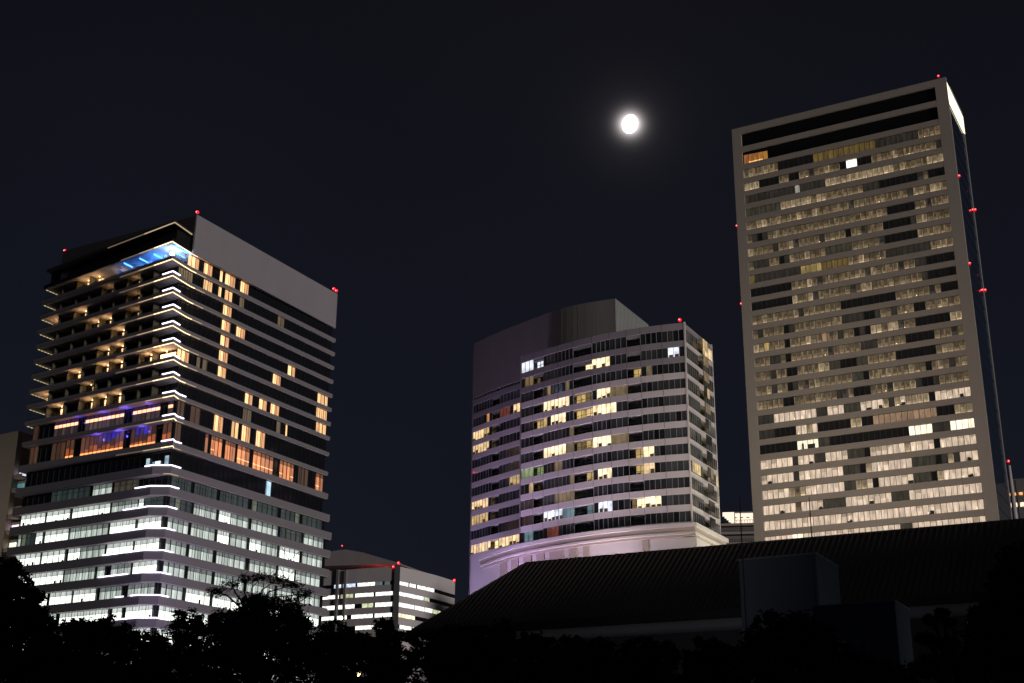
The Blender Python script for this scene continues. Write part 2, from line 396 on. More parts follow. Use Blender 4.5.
cp = MB(); cp.box(-.49, -.04, .72, DEP - .02, 151.5, 156.05); cp.box(-.04, .06, .35, DEP - .02, 151.6, 156.0); cp.build('roof_light_panel', M['crown'], rt_root)
for x, y, z in ((-1.6, .6, 158.2), (WL - .1, .2, 132.4), (WL - .1, .2, 113.2), (.3, .2, 133.1), (.3, .2, 112.9), (.3, DEP - .6, 132.3), (-.1, DEP - 1.6, 131.9), (.3, DEP - .6, 113), (-.1, DEP - 1.6, 112.7)):
    obstruction(rt_root, (x, y, z), .38)

# ------------------------------------------------------------------ left tower: hotel over offices, every storey edged by a deep slab
LT = Vector((-63.44, 241.93, 0))
lt = empty('hotel_tower', LT, RZ, 'left tower with deep slab edges, corner light lines and bright white office floors', 'tower')
Zs = [109.25, 105.7, 102.4, 99.1, 95.8, 92.5, 89.2, 85.9, 82.6, 79.0, 74.6, 69.3, 64.2, 60.2, 56.3, 52.2, 48.1, 44.0, 39.9, 35.8, 31.7, 27.6, 23.5]
TCs = [-5.6, -5.1, -4.6, -4.1, -3.6, -3.2, -2.6, -2.1, -1.7, -1.0, -0.4, 0.0]
def FH(i): return .88 if i < 11 else (1.25 if i == 11 else 1.6)
def outline(i, off=0.0):
    if i <= 11:
        tcn = TCs[i]; sr = 0.0 if i < 11 else -.35
        return [(41.6, 0 + off), (.3 + off * .5, tcn + off * 1.2), (.95 + off, 1.0 + off * .4), (sr + off, 48 - off * .5), (41.6, 48 - off * .5)]
    sr = -1.15 if i == 12 else -1.9
    return [(41.6, 0 + off), (4.0, -.85 + off), (.9 + off, .9 + off * .5), (sr + off, 48 - off * .5), (41.6, 48 - off * .5)]
def loc(poly): return [(-s, t) for s, t in poly]
for i, z in enumerate(Zs):
    sl = MB(); sl.prism(loc(outline(i)), z + .12, z + FH(i)); sl.prism(loc(outline(i, .16)), z, z + .12, 1)
    sl.build('slab', [M['fascia'] if i else M['louvre'], M['soffit']], lt)
def rplane(i, t):                                    # s of the glass on the right-hand face
    sr = (0 if i < 11 else -.35 if i == 11 else -1.15 if i == 12 else -1.9)
    return .95 + (sr - .95) * (t - 1) / 47 + (.5 if i < 11 else .8)
def lplane(i, s):                                    # t of the glass on the left-hand face
    if i == 0 and s < 24: return 3.0
    if i < 9: tcn = TCs[i] + 2.9; return tcn + (2.3 - tcn) * min(1, s / 37.5)
    if i < 11: return 1.3
    return 1.2 if i < 12 else 1.0
for i in range(len(Zs) - 1):
    z1 = Zs[i] ; z0 = Zs[i + 1] + FH(i + 1)
    hot = i < 9; se = 36.8 if hot else 40.3
    t0 = (TCs[i] + 2.9) if 0 < i < 9 else 3.0 if i == 0 else 1.3 if i < 11 else 1.1
    poly = [(se, lplane(i, se) + .06), (rplane(i, t0) + .06, t0 + .06), (rplane(i, 47.3) + .06, 47.3), (se, 47.3)]
    b = MB(); b.prism(loc(poly), z0, z1)
    # mullions
    k = t0 + .7
    while k < 47:
        s_ = rplane(i, k); b.box(-s_ - .02, -s_ + .1, k - .035, k + .035, z0, z1, 1); k += 1.42
    k = 1.6
    while k < se:
        t_ = lplane(i, k); b.box(-k - .035, -k + .035, t_ - .06, t_ + .06, z0, z1, 1); k += 1.55
    b.build('glazed_storey', [M['darkglass'], M['frame']], lt)
HC = {'H': (1.75, .92, .37, .3), 'h': (1.0, .52, .18, .3), 'm': (.13, .085, .04, .1), 'o': (.62, .19, .055, .2), 'O': (.95, .31, .10, .2), 'r': (.06, .028, .015, .06), 'q': (.05, .042, .03, .08),
      'c': (.5, .75, .9, .2), 'g': (.024, .036, .033, .06), 'b': (.54, .61, .54, .3), 'W': (1.7, 1.85, 1.6, .4), 'W2': (1.0, 1.1, .95, .4)}
lw = Windows(lt, [M['pane_h'], M['pane_o'], M['frame'], M['orange']], (2,))
Rl = [(0, 0.2, 3.4, 'H'), (0, 4.8, 7.3, 'H'), (0, 9.5, 10.4, 'H'), (0, 11.1, 14.2, 'H'), (0, 15.8, 18.4, 'H'), (1, -2.0, 2.0, 'm'), (1, 5.1, 7.7, 'h'), (1, 9.5, 10.4, 'H'), (1, 11.4, 13.7, 'h'), (1, 15.9, 17.4, 'm'),
 (2, 11.3, 13.9, 'H'), (1, 28.1, 30.4, 'm'), (3, 11.3, 13.9, 'H'), (3, 15.7, 18.4, 'H'), (4, 11.3, 13.9, 'H'), (5, 11.3, 13.9, 'H'), (4, 32.6, 35.1, 'H'), (6, -.2, 3.1, 'H'), (6, 5.2, 6.3, 'm'), (6, 6.9, 8.3, 'm'), (6, 11.4, 13.9, 'H'),
 (5, 28.0, 30.6, 'H'), (5, 43.2, 46.9, 'h'), (7, 19.8, 22.3, 'H'), (7, 24.3, 26.8, 'H'), (7, 28.0, 30.8, 'H'), (6, 43.1, 46.9, 'h'), (8, 19.7, 22.3, 'm'), (7, 43.3, 46.9, 'h'), (8, 33.2, 33.9, 'h'), (8, 30.2, 31.6, 'm'),
 (9, 11.6, 14.2, 'H'), (9, 16.7, 18.8, 'h'), (9, 19.8, 22.4, 'H'), (9, 24.2, 27.0, 'H'), (10, 9.6, 10.5, 'o'), (10, 11.3, 14.5, 'o'), (10, 15.4, 18.4, 'o'), (10, 18.9, 22.7, 'O'), (10, 23.8, 30.1, 'O'), (10, 32.2, 36.8, 'o'),
 (10, 38.3, 41.7, 'r'), (10, 44.3, 46.9, 'o'), (11, 28.5, 30.1, 'c'), (9, 1.3, 3.2, 'r'), (9, 4.9, 7.6, 'r'), (10, 1.3, 2.9, 'r'), (12, 2, 7.2, 'g'), (12, 8, 14.2, 'g'), (12, 15, 23.2, 'g'), (12, 24.2, 32, 'g'), (12, 33, 39, 'g'), (12, 39.8, 46.3, 'g'),
 (13, 2.0, 7.7, 'g'), (13, 8.2, 14.3, 'b'), (13, 15.0, 18.2, 'W'), (13, 18.3, 23.3, 'b'), (13, 24.1, 31.9, 'b'), (13, 32.6, 39.2, 'g'), (13, 39.9, 46.3, 'b'),
 (14, 2.0, 7.3, 'b'), (14, 8.0, 14.3, 'b'), (14, 15.0, 18.2, 'W'), (14, 18.5, 23.3, 'b'), (14, 24.0, 27.3, 'W'), (14, 27.4, 32.2, 'b'), (14, 32.8, 39.0, 'W'), (14, 39.8, 46.2, 'b'),
 (15, 2.0, 7.3, 'b'), (15, 8.0, 14.3, 'b'), (15, 15.2, 23.3, 'b'), (15, 24.3, 32.2, 'b'), (15, 32.8, 37.8, 'W'), (15, 38.2, 45.9, 'b'),
 (16, 2.0, 7.4, 'b'), (16, 8.2, 14.5, 'b'), (16, 15.2, 23.3, 'b'), (16, 24.1, 32.2, 'b'), (16, 32.8, 39.0, 'b'), (16, 39.8, 46.2, 'b'),
 (17, 2.0, 7.4, 'b'), (17, 8.2, 14.5, 'W'), (17, 15.2, 23.3, 'W'), (17, 24.1, 32.2, 'b'), (17, 32.8, 46.2, 'W'),
 (18, 2.0, 14.4, 'W'), (18, 15.2, 32.3, 'b'), (18, 33, 46, 'W'), (19, 2.0, 14.4, 'W'), (19, 15.2, 23, 'b'), (19, 24, 32, 'W'), (19, 33, 46, 'b'), (20, 2, 14.4, 'b'), (20, 15, 46, 'b')]
Ll = [(9, 38.5, 40.0, 'r'), (9, 27.4, 34.0, 't'), (9, 15.0, 25.4, 't'), (9, 5.6, 12.7, 't'), (9, 2.3, 3.6, 't'), (10, 37.9, 40.2, 'r'), (10, 27.7, 34.0, 'r'), (10, 27.7, 30.0, 'e'), (10, 14.4, 25.9, 'e'), (10, 6.0, 12.6, 'e'), (10, 2.1, 4.4, 'e'),
 (12, 15.7, 20.8, 'b'), (12, 8.8, 15.2, 'q'), (12, 21.5, 32, 'g'), (13, 33.0, 39.8, 'W'), (13, 26.2, 32.6, 'W'), (13, 15.6, 25.6, 'W'), (13, 8.5, 15.2, 'b'), (13, 7.0, 8.3, 'W'), (13, 2.1, 6.8, 'g'),
 (14, 35.0, 38.9, 'g'), (14, 39.0, 39.9, 'b'), (14, 33.0, 34.9, 'W'), (14, 26.0, 32.4, 'W'), (14, 15.5, 25.6, 'b'), (14, 8.6, 15.1, 'W'), (14, 2.1, 8.0, 'W'), (15, 32.9, 39.9, 'W'), (15, 26.2, 32.5, 'W'), (15, 22.2, 25.4, 'W'), (15, 15.7, 22.1, 'b'),
 (15, 8.6, 15.3, 'W'), (15, 2.1, 8.2, 'W'), (16, 35.5, 39.9, 'W'), (16, 26.0, 35.1, 'W'), (16, 17.7, 25.7, 'b'), (16, 15.1, 17.2, 'b'), (16, 8.5, 13.6, 'b'), (16, 2.1, 8.1, 'W'), (17, 29.5, 39.9, 'W'), (17, 23.0, 28.9, 'W'), (17, 16.8, 22.6, 'W'), (17, 10.2, 15.8, 'b'),
 (17, 2.1, 8.7, 'b'), (18, 26.5, 39.9, 'W'), (18, 13.1, 25.6, 'W'), (18, 9.6, 12.1, 'W'), (18, 2.1, 8.7, 'W'), (19, 2.1, 8.7, 'W'), (19, 9.5, 25, 'b'), (19, 26, 39, 'W'), (20, 2.1, 39, 'b')]
def strip(i, a0, a1, ty, face):
    """one lit window (a row of panes between two columns)"""
    z1 = Zs[i]; z0 = Zs[i + 1] + FH(i + 1); mb = MB()
    office = i >= 12; pm = 1 if office else 0
    def P(a, d): return ((-rplane(i, a) + d, a) if face == 'R' else (-a, lplane(i, a) - d))
    def quad(a, b, lo, hi, c, d=.05, m=None):
        p, q = P(a, d), P(b, d)
        pts = [(*p, lo), (*q, lo), (*q, hi), (*p, hi)]
        if face == 'L': pts = [pts[1], pts[0], pts[3], pts[2]]
        mb.face(pts, pm if m is None else m, c)
    def vbar(a, wd, lo, hi, d0=.02, d1=.14, m=2):
        p0, p1, p2, p3 = P(a - wd, d0), P(a + wd, d0), P(a + wd, d1), P(a - wd, d1); mb.prism([p0, p1, p2, p3], lo, hi, m)
    def hbar(a, b, lo, hi, d0=.02, d1=.12, m=2):
        p0, p1, p2, p3 = P(a, d0), P(b, d0), P(b, d1), P(a, d1); mb.prism([p0, p1, p2, p3], lo, hi, m)
    n = max(1, round((a1 - a0) / (1.5 if office else 1.15 if ty in 'te' else 1.25))); wdt = (a1 - a0) / n
    if office:
        zt = z1 - .75
        for k in range(n):
            a, b = a0 + k * wdt, a0 + (k + 1) * wdt; c = HC[ty]
            c = jitter(c, .25 if ty in 'bg' else .05)
            if ty == 'g' and random.random() < .15: c = (.10, .12, .08, .1)
            split = a + wdt * random.uniform(.35, .7)
            if ty == 'b':
                quad(a, split, z0 + .05, zt, jitter(c, .1)); quad(split, b, z0 + .05, zt, jitter((c[0] * .72, c[1] * .74, c[2] * .74, .3), .1))
                quad(a, b, zt, z1, (c[0] * .28, c[1] * .29, c[2] * .31, .1))
            elif ty == 'W':
                quad(a, b, z0 + .05, zt, c); cc = HC['W2']; quad(a, b, zt, z1, (cc[0] * .55, cc[1] * .55, cc[2] * .6, .3))
                if random.random() < .25: mb_ = random.uniform(.3, .9); hbar(a + .3, a + .8, z0 + .05, z0 + .05 + mb_, .05, .10, 2)
            else:
                quad(a, b, z0 + .05, z1, c)
            vbar(a, .032 if ty == 'W' else .05, z0, z1)
        vbar(a1, .05, z0, z1); hbar(a0, a1, zt - .03, zt + .03)
    else:
        for k in range(n):
            a, b = a0 + k * wdt, a0 + (k + 1) * wdt
            if ty == 't':
                quad(a, b, z0, z1 - 1.45, jitter((.055, .035, .035, .05), .5)); quad(a + .06, b - .06, z1 - 1.4, z1 - .75, (2.2, .95, .5, .2), .12); quad(a, b, z1 - .7, z1, (.03, .014, .05, .05))
                hbar(a, b, z1 - 1.48, z1 - 1.40)
            elif ty == 'e':
                zm = z0 + random.uniform(1.2, 2.4)
                quad(a, b, z0, z1, jitter((.085, .035, .022, .05), .5)); quad(a + .05, b - .05, z0 + .42, z0 + .80, (2.1, .66, .20, .2), .10); quad(a + .1, b - .1, z0 + .80, zm, jitter((.34, .085, .02, .1), .4), .09)
                if random.random() < .6 and 8 < a < 20: quad(a + .1, b - .1, z1 - random.uniform(.6, 1.9), z1, (.025, .02, .3 * random.random() + .08, .1), .10)
            elif ty == 'H':
                c = HC['H']; quad(a, b, z0, z1 - .12, c if k < n / 2 else (c[0] * .42, c[1] * .34, c[2] * .26, .3))
            elif ty in 'oO':
                c = jitter(HC[ty], .5); quad(a, b, z0, z1 - .9, c); quad(a, b, z1 - .85, z1 - .1, (c[0] * .3, c[1] * .3, c[2] * .3, .1))
                if ty == 'O' or random.random() < .4: quad(a, b, z0 + 1.1, z0 + 1.26, (2.2, 1.0, .45, .2), .09)
            else:
                quad(a, b, z0, z1 - .1, jitter(HC[ty], .25))
            vbar(a, .04, z0, z1)
        vbar(a1, .04, z0, z1)
    return mb
for i, a0, a1, ty in Rl:
    if i < len(Zs) - 1: lw.add(strip(i, a0, a1, ty, 'R'), (a1 - a0) + (30 if i < 19 else 0))
for i, a0, a1, ty in Ll:
    if i < len(Zs) - 1: lw.add(strip(i, a0, a1, ty, 'L'), (a1 - a0) + (30 if i < 19 else 0))
# x-braced office bay
for i, a0, a1 in ((14, 33.2, 38.6), (15, 33.2, 37.4)):
    mb = MB(); z1 = Zs[i]; z0 = Zs[i + 1] + FH(i + 1)
    for p, q, zz0, zz1 in ((a0, (a0 + a1) / 2, z1 - .2, z0), ((a0 + a1) / 2, a1, z0, z1 - .2)):
        s0, s1 = rplane(i, p), rplane(i, q); mb.tube([(-s0 + .25, p, zz0), (-s1 + .25, q, zz1)], [.07, .07], 4, 2)
    lw.add(mb, 40)
lw.finish()
# teal-lit room on the dark plant storey
rm = MB(); z0 = Zs[12] + FH(12); z1 = Zs[11]
for a, b, c in ((1.9, 2.8, (.30, .45, .55, .2)), (3.9, 5.2, (.9, 1.05, 1.15, .3)), (5.4, 5.9, (.1, .2, .22, .2)), (6.7, 7.5, (.45, .62, .66, .2))):
    rm.box(-b, -a, .9, .98, z0 + .1, z0 + (1.4 if a in (3.9, 5.4) else 2.2), 0, c)
rm.build('service_room_window', [M['pane_r']], lt)
# balcony partitions, lit balconies
for i in range(9):
    z1 = Zs[i]; z0 = Zs[i + 1] + FH(i + 1)
    for s in (7.0, 10.9, 15.1, 19.2, 23.0, 27.2, 31.5, 36.5):
        if i == 0 and s < 24: continue
        t_ = lplane(i, s); tn = t_ - 2.1; pt = MB(); pt.box(-s - .1, -s + .1, tn + .5, t_ + .05, z0, z1)
        pt.build('balcony_partition', M['partition'], lt)
    rl = MB()
    for k in range(1):
        p0 = (-41.3, .25); p1 = (-.6, TCs[i + 1] + .45); rl.seg(p0, p1, .03, z0 + .35, z0 + .42)
    rl.build('balcony_rail', M['frame'], lt)
LB = [(0, 27.8, 31.4, 1), (0, 24.2, 26.2, 1), (2, 27.6, 31.2, 1), (2, 36.9, 41.0, 1), (1, 19.4, 22.8, .22), (3, 23.2, 27.0, .8), (3, 19.4, 22.8, 1), (1, 11.1, 15.0, .25), (2, 11.1, 15.0, .25), (3, 11.1, 15.0, .3), 
      (4, 15.4, 19.0, 1.1), (5, 19.4, 22.8, 1), (5, 15.4, 19.0, 1), (6, 19.4, 22.8, 1.3), (6, 15.4, 19.0, 1), (6, 7.2, 10.8, 1.2), (6, 2.6, 6.6, 2.4), (6, 27.8, 30.2, 1), (7, 24.6, 25.2, .6), (7, 36.9, 41.0, 1.2),
      (8, 23.2, 27.0, .9), (8, 19.4, 22.8, 1.2), (8, 15.4, 19.0, 1.2), (8, 32.0, 36.2, 1.2)]
for i, a, b, k in LB:
    z1 = Zs[i]; z0 = Zs[i + 1] + FH(i + 1); mb = MB(); s0 = a + .25; s1 = min(b, a + 1.9)
    if a < 3: s0, s1 = 2.0, 6.2
    if a > 36:
        t_ = 3.2; mb.box(-s1 - 1, -s0, t_, t_ + .1, z0, z1 - .3, 0, (1.5, .8, .35, .3)); s0, s1 = a + .2, a + 1.1
        t_ = 3.0
    else: t_ = lplane(i, (s0 + s1) / 2)
    c = (2.2 * k, 1.2 * k, .5 * k, .3)
    lamp('balcony_light', (-(s0 + s1) / 2 - .6, t_ - 1.0, z1 - .85), 46 * min(k, 1.6), (1, .60, .28), .15, par=lt)
    mb.box(-s1, -s0, t_ - .12, t_ - .02, z0, z1 - .55, 0, c)
    mb.box(-s1, -s0, t_ - .12, t_ - .02, z1 - .5, z1 - .42, 1)
    for q in range(3): mb.box(-s0 - (s1 - s0) * q / 2 - .035, -s0 - (s1 - s0) * q / 2 + .035, t_ - .16, t_ - .1, z0, z1 - .5, 1)
    mb.sphere((-(s0 + s1) / 2 - .2, t_ - .5, z1 - .2), .13 * (k ** .4), 2, 6, 4)
    mb.build('balcony_window', [M['pane_h'], M['frame'], M['warmlamp']] if k > .4 else [M['pane_h'], M['frame'], M['ledwarm2']], lt)
# LED lines along the corner
for i in range(0, 13):
    z = Zs[i]; ol = outline(i); C0 = ol[1] if i < 12 else ol[2]
    def lerp(p, q, f): return (p[0] + (q[0] - p[0]) * f, p[1] + (q[1] - p[1]) * f)
    Lf = ol[0]; Rt = ol[3] if i < 12 else ol[3]; C1 = ol[2]
    mb = MB()
    Lq = Lf if i < 12 else ol[1]
    lens = [(0, .13, 0), (.13, .24, 1), (.24, .38, 2)] if i < 9 else [(0, .07, 0), (.07, .18, 1), (.18, .35, 2)] if i < 12 else [(0, .4, 1)]
    for f0, f1, mi in lens: mb.seg(loc([lerp(C0, Lq, f0)])[0], loc([lerp(C0, Lq, f1)])[0], .06, z + .02, z + .16, mi)
    if i < 12: mb.seg(loc([C0])[0], loc([C1])[0], .06, z + .02, z + .16, 0)
    for f0, f1, mi in ([(0, .03, 0), (.03, .09, 1), (.09, .3, 2)] if i < 9 else [(0, .04, 1), (.04, .2, 2)]): mb.seg(loc([lerp(C1, Rt, f0)])[0], loc([lerp(C1, Rt, f1)])[0], .06, z + .02, z + .14, mi)
    mb.build('warm_light_strip', [M['ledwarm'], M['ledwarm2'], M['ledwarm3']], lt)
for i in range(2, 20):
    z = Zs[i] + FH(i) + .06; ol = outline(i); mb = MB()
    if i < 12:
        d = Vector(ol[0]) - Vector(ol[1]); d = d / d.length; C0 = Vector(ol[1]); C1 = Vector(ol[2]); Rt = Vector(ol[3])
        mb.seg(loc([C0 + d * 3.0])[0], loc([C0])[0], .12, z, z + .17); d2 = C1 - C0
        mb.seg(loc([C0])[0], loc([C0 + d2 * min(1, 2.3 / d2.length)])[0], .12, z, z + .17)
        if d2.length < 2.3: mb.seg(loc([C1])[0], loc([C1 + (Rt - C1) * .04])[0], .12, z, z + .17)
    else:
        ln = {12: 2.0, 13: 4, 14: 6.5, 15: 9, 16: 10.5}.get(i, 11); A = Vector(ol[0]); B = Vector(ol[1]); C = Vector(ol[2]); Rt = Vector(ol[3])
        mb.seg(loc([C])[0], loc([C + (Rt - C) * .05])[0], .12, z, z + .18); mb.seg(loc([B])[0], loc([C])[0], .12, z, z + .18)
        d = (A - B) / (A - B).length
        gaps = {16: [(0, ln * .45), (ln * .62, ln)], 17: [(0, 1.5), (3.5, ln)], 18: [(0, 2.2), (4, 6)]}.get(i, [(0, ln)])
        for q0, q1 in gaps: mb.seg(loc([B + d * q0])[0], loc([B + d * q1])[0], .12, z, z + .18)
    mb.build('white_light_strip', M['ledwhite'], lt)
for i in range(0, 10):                               # dashed lamps under the far-left slab ends
    mb = MB(); z = Zs[i]
    for k in range(7): mb.box(-41.35, -41.2, .5 + k * .85, 1.0 + k * .85, z - .06, z, 0)
    mb.build('soffit_lamp_row', emit('soffit_lamps', (1.0, .8, .4), .9) if i == 0 else bpy.data.materials['soffit_lamps'], lt)
# roof terrace: blue-lit bar under the top canopy
tb = MB()
for s in (3.2, 7.5, 11.5, 16.0): tb.seg((-s, -3.5 + s * .06), (-s + .0, 1.2), .06, 109.02, 109.2, 0)
tb.seg((-2.0, -1.9), (-19, 1.0), .08, 106.95, 107.15, 0); tb.seg((-1.2, -4.6), (-1.0, .6), .05, 109.05, 109.2, 0)
tb.build('blue_light_strip', M['blue'], lt)
for x_, z_, p_ in ((-8, 78.3, 40), (-14, 78.3, 90), (-20, 78.3, 50), (-27, 78.3, 30), (-9, 74.0, 60), (-15, 73.9, 110), (-21, 73.9, 80)): lamp('violet_light', (x_, .2, z_), p_, (.16, .10, 1.0), .2, par=lt)
lamp('bar_light', (-2.4, -2.6, 107.9), 800, (.35, .62, 1.0), par=lt); lamp('bar_light', (-7.5, -1.4, 107.6), 520, (.05, .25, 1.0), par=lt); lamp('bar_light', (-13.5, 0, 107.6), 260, (.08, .3, 1.0), par=lt); lamp('bar_light', (-19.5, .6, 107.6), 110, (.6, .5, .4), par=lt)
tl = MB(); tl.sphere((-2.2, -3.4, 108.0), .45, 0, 10, 6); tl.tube([(-2.2, -3.4, 106.9), (-2.2, -3.4, 107.6)], [.05, .05], 6, 1); tl.build('terrace_lamp', [M['whitelamp'], M['steel']], lt)
sc_ = MB()
for s in (4.5, 9, 13.5, 18): sc_.seg((-s, -3.4 + s * .07), (-s, 2.0), .05, 106.9, 108.4, 0)
sc_.build('terrace_screen', M['lightframe'], lt)
# dark band, canopy and penthouse over the hotel
db = MB(); db.prism(loc([(40.8, .9), (1.3, -3.6), (1.6, 1.2), (1.6, 6), (40.8, 6)]), 110.45, 113.1); db.build('roof_screen', M['louvre'], lt)
cn = MB(); cn.prism(loc([(41.2, -.2), (-.1, -5.9), (.75, .0), (.75, 7), (41.2, 7)]), 113.1, 113.7); cn.build('roof_canopy', M['darkscreen'], lt)
mb = MB()
for f0, f1, mi in [(0, .22, 1), (.22, .5, 2)]:
    p = Vector((-.1, -5.9)); q = Vector((41.2, -.2)); mb.seg(loc([p + (q - p) * f0])[0], loc([p + (q - p) * f1])[0], .08, 113.1, 113.3, mi)
mb.seg((.1, -5.9), (-.75, 0), .08, 113.1, 113.3, 1); mb.build('warm_light_strip', [M['ledwarm'], M['ledwarm2'], M['ledwarm3']], lt)
ph = MB(); ph.box(-37.2, -.35, .25, 47.4, 109.4 + 1.05, 116.9, 1)
ph.box(-.35, 0.05, 0.05, 47.6, 109.0, 117.45, 0)
ph.box(-37.2, -.02, .05, .25, 113.7, 117.3, 1)
ph.build('penthouse', [M['panelgrey'], M['darkscreen']], lt)
for x, y, z in ((-.3, .4, 118.2), (-37.0, .3, 117.4), (-.1, 46.3, 118.3), (-.1, 47.3, 118.2)): obstruction(lt, (x, y, z), .5)
obstruction(lt, (-31, .3, 116.2), .2)
# podium behind the trees
pd = MB(); pd.box(-44, 6, -4, 50, 0, 23.5); pd.build('podium', M['fascia'], lt)
for k in range(14):
    for zz in (5, 10, 15):
        if random.random() < .75:
            q = MB(); q.box(-43 + k * 3.4, -40.6 + k * 3.4, -4.12, -4.02, zz, zz + 2.6, 0, (1.0, .95, .8, .3)); q.build('podium_window', [M['pane_o']], lt)

# ------------------------------------------------------------------ centre tower: curved flats with pale bands
CT = Vector((32.96, 238.73, 0))
ct = empty('curved_apartment_tower', CT, RZ, 'middle tower with a bowed front, pale lilac bands and a stepped-back left wing', 'tower')
curve = [(0, 0), (4.5, -.85), (9, -1.4), (14, -1.55), (19, -1.3), (25, -.3), (31, 1.1), (37.3, 2.9)]
wing = [(37.35, 13.9), (41, 15.1), (45, 16.6), (52.6, 19.3), (60.4, 22.6)]
side = [(0, 0), (0, 14.4)]
class Path:
    def __init__(s, pts):
        # fine resample with Catmull-Rom smoothing
        P = [Vector(p) for p in pts]; Q = [P[0] * 2 - P[1]] + P + [P[-1] * 2 - P[-2]]; s.p = []
        for i in range(1, len(Q) - 2):
            for k in range(8):
                t = k / 8; a, b, c, d = Q[i - 1], Q[i], Q[i + 1], Q[i + 2]
                s.p.append(.5 * ((2 * b) + (c - a) * t + (2 * a - 5 * b + 4 * c - d) * t * t + (3 * b - a - 3 * c + d) * t ** 3))
        s.p.append(P[-1]); s.l = [0]
        for a, b in zip(s.p, s.p[1:]): s.l.append(s.l[-1] + (b - a).length)
        s.len = s.l[-1]
    def at(s, q, d=0.0, sgn=1):
        q = max(0, min(s.len, q)); i = 0
        while i < len(s.l) - 2 and s.l[i + 1] < q: i += 1
        f = (q - s.l[i]) / (s.l[i + 1] - s.l[i]); p = s.p[i].lerp(s.p[i + 1], f); t = (s.p[i + 1] - s.p[i]).normalized()
        n = Vector((-t.y, t.x)) * sgn                                          # sgn=+1: inward for paths running to the left
        r = p + n * d; return (-r.x, r.y)
def band(mb, path, q0, q1, d0, d1, z0, z1, m=0, sgn=1, step=1.6):
    n = max(1, int((q1 - q0) / step + .5))
    for k in range(n):
        a = q0 + (q1 - q0) * k / n; b = q0 + (q1 - q0) * (k + 1) / n
        mb.prism([path.at(a, d0, sgn), path.at(b, d0, sgn), path.at(b, d1, sgn), path.at(a, d1, sgn)], z0, z1, m)
pf, pw, ps = Path(curve), Path(wing), Path(side)
WH = 1.98
def rz0(k): return 90.3 - 3.2 * (k - 1)
FL = [(1, 31.8, 37.7, 'C'), (2, 33.1, 36.6, 'm'), (2, 15.0, 21.5, 'W'), (2, 1.6, 3.3, 'C'), (3, 29.8, 30.2, 'm'), (3, 25.2, 25.5, 'm'), (3, 8.9, 10.1, 'Y'), (3, 6.3, 7.9, 'm'), (4, 24.5, 31.2, 'W'), (4, 21.8, 23.8, 'Y'), (4, 19.2, 21.3, 'm'), (4, 15.5, 18.1, 'W'), (4, 12.3, 15.1, 'm'),
 (5, 32.0, 34.1, 'Y'), (5, 30.7, 31.8, 'Y'), (5, 26.0, 29.7, 'W'), (5, 21.6, 23.5, 'Y'), (5, 19.2, 21.4, 'B'), (5, 14.3, 19.2, 'W'), (6, 23.9, 24.9, 'm'), (7, 25.3, 31.0, 'W'), (7, 23.9, 25.1, 'm'), (7, 21.7, 23.6, 'm'), (7, 19.3, 21.5, 'Y'), (7, 14.9, 19.3, 'W'), (7, 12.3, 14.9, 'm'),
 (8, 32.8, 37.8, 'G'), (8, 27.1, 28.1, 'm'), (8, 9.1, 10.7, 'Y'), (8, 6.2, 8.9, 'W'), (9, 34.3, 35.6, 'Y'), (9, 23.9, 24.9, 'm'), (9, 19.4, 21.3, 'Y'), (9, 15.6, 18.3, 'W'), (9, 9.0, 10.6, 'Y'), (9, 6.5, 8.4, 'B'), (10, 27.1, 28.2, 'm'), (10, 23.9, 26.1, 'm'), (11, 26.9, 31.0, 'C'),
 (11, 24.0, 26.2, 'c'), (11, 19.5, 21.4, 'c'), (11, 15.3, 17.8, 'C'), (11, 10.0, 11.2, 'm'), (11, 5.9, 10.0, 'W'), (12, 34.3, 36.4, 'c'), (12, 28.2, 30.5, 'r')]
WLt = [(2, 18.4, 19.7, 'o'), (2, 11.9, 14.9, 'r'), (2, 8.4, 10.6, 'B'), (3, 20.5, 24.6, 'B'), (3, 19.1, 20.2, 'Y'), (4, 18.9, 24.6, 'B'), (7, 8.2, 11.0, 'Y'), (8, 18.9, 24.4, 'B'), (9, 18.9, 24.3, 'Y'), (11, 8.3, 24.5, 'B')]
SLt = [(1, 6.6, 9.8, 'Y'), (1, 10.1, 13.8, 'B'), (4, 7.2, 8.8, 'Y'), (9, 0.9, 5.2, 'Y'), (9, 7.5, 9.5, 'm'), (9, 13.2, 13.9, 'Y'), (10, 12.9, 13.9, 'm'), (5, 7.0, 8.9, 'm'), (3, 6.5, 8.6, 'm'), (2, 6.5, 8.6, 'm'), (6, 7.5, 8.5, 'd')]
CC = {'W': (1.5, 1.16, .66, .3), 'B': (1.0, .68, .32, .3), 'Y': (.55, .37, .13, .2), 'm': (.16, .11, .045, .12), 'd': (.05, .045, .025, .1), 'C': (.95, 1.0, 1.12, .3), 'c': (.10, .17, .19, .12), 'G': (.19, .26, .10, .2), 'o': (.6, .26, .07, .1), 'r': (.14, .03, .012, .08)}
cw = Windows(ct, [M['pane_r'], M['lightframe'], M['frame'], M['warmlamp']], (1, 2))
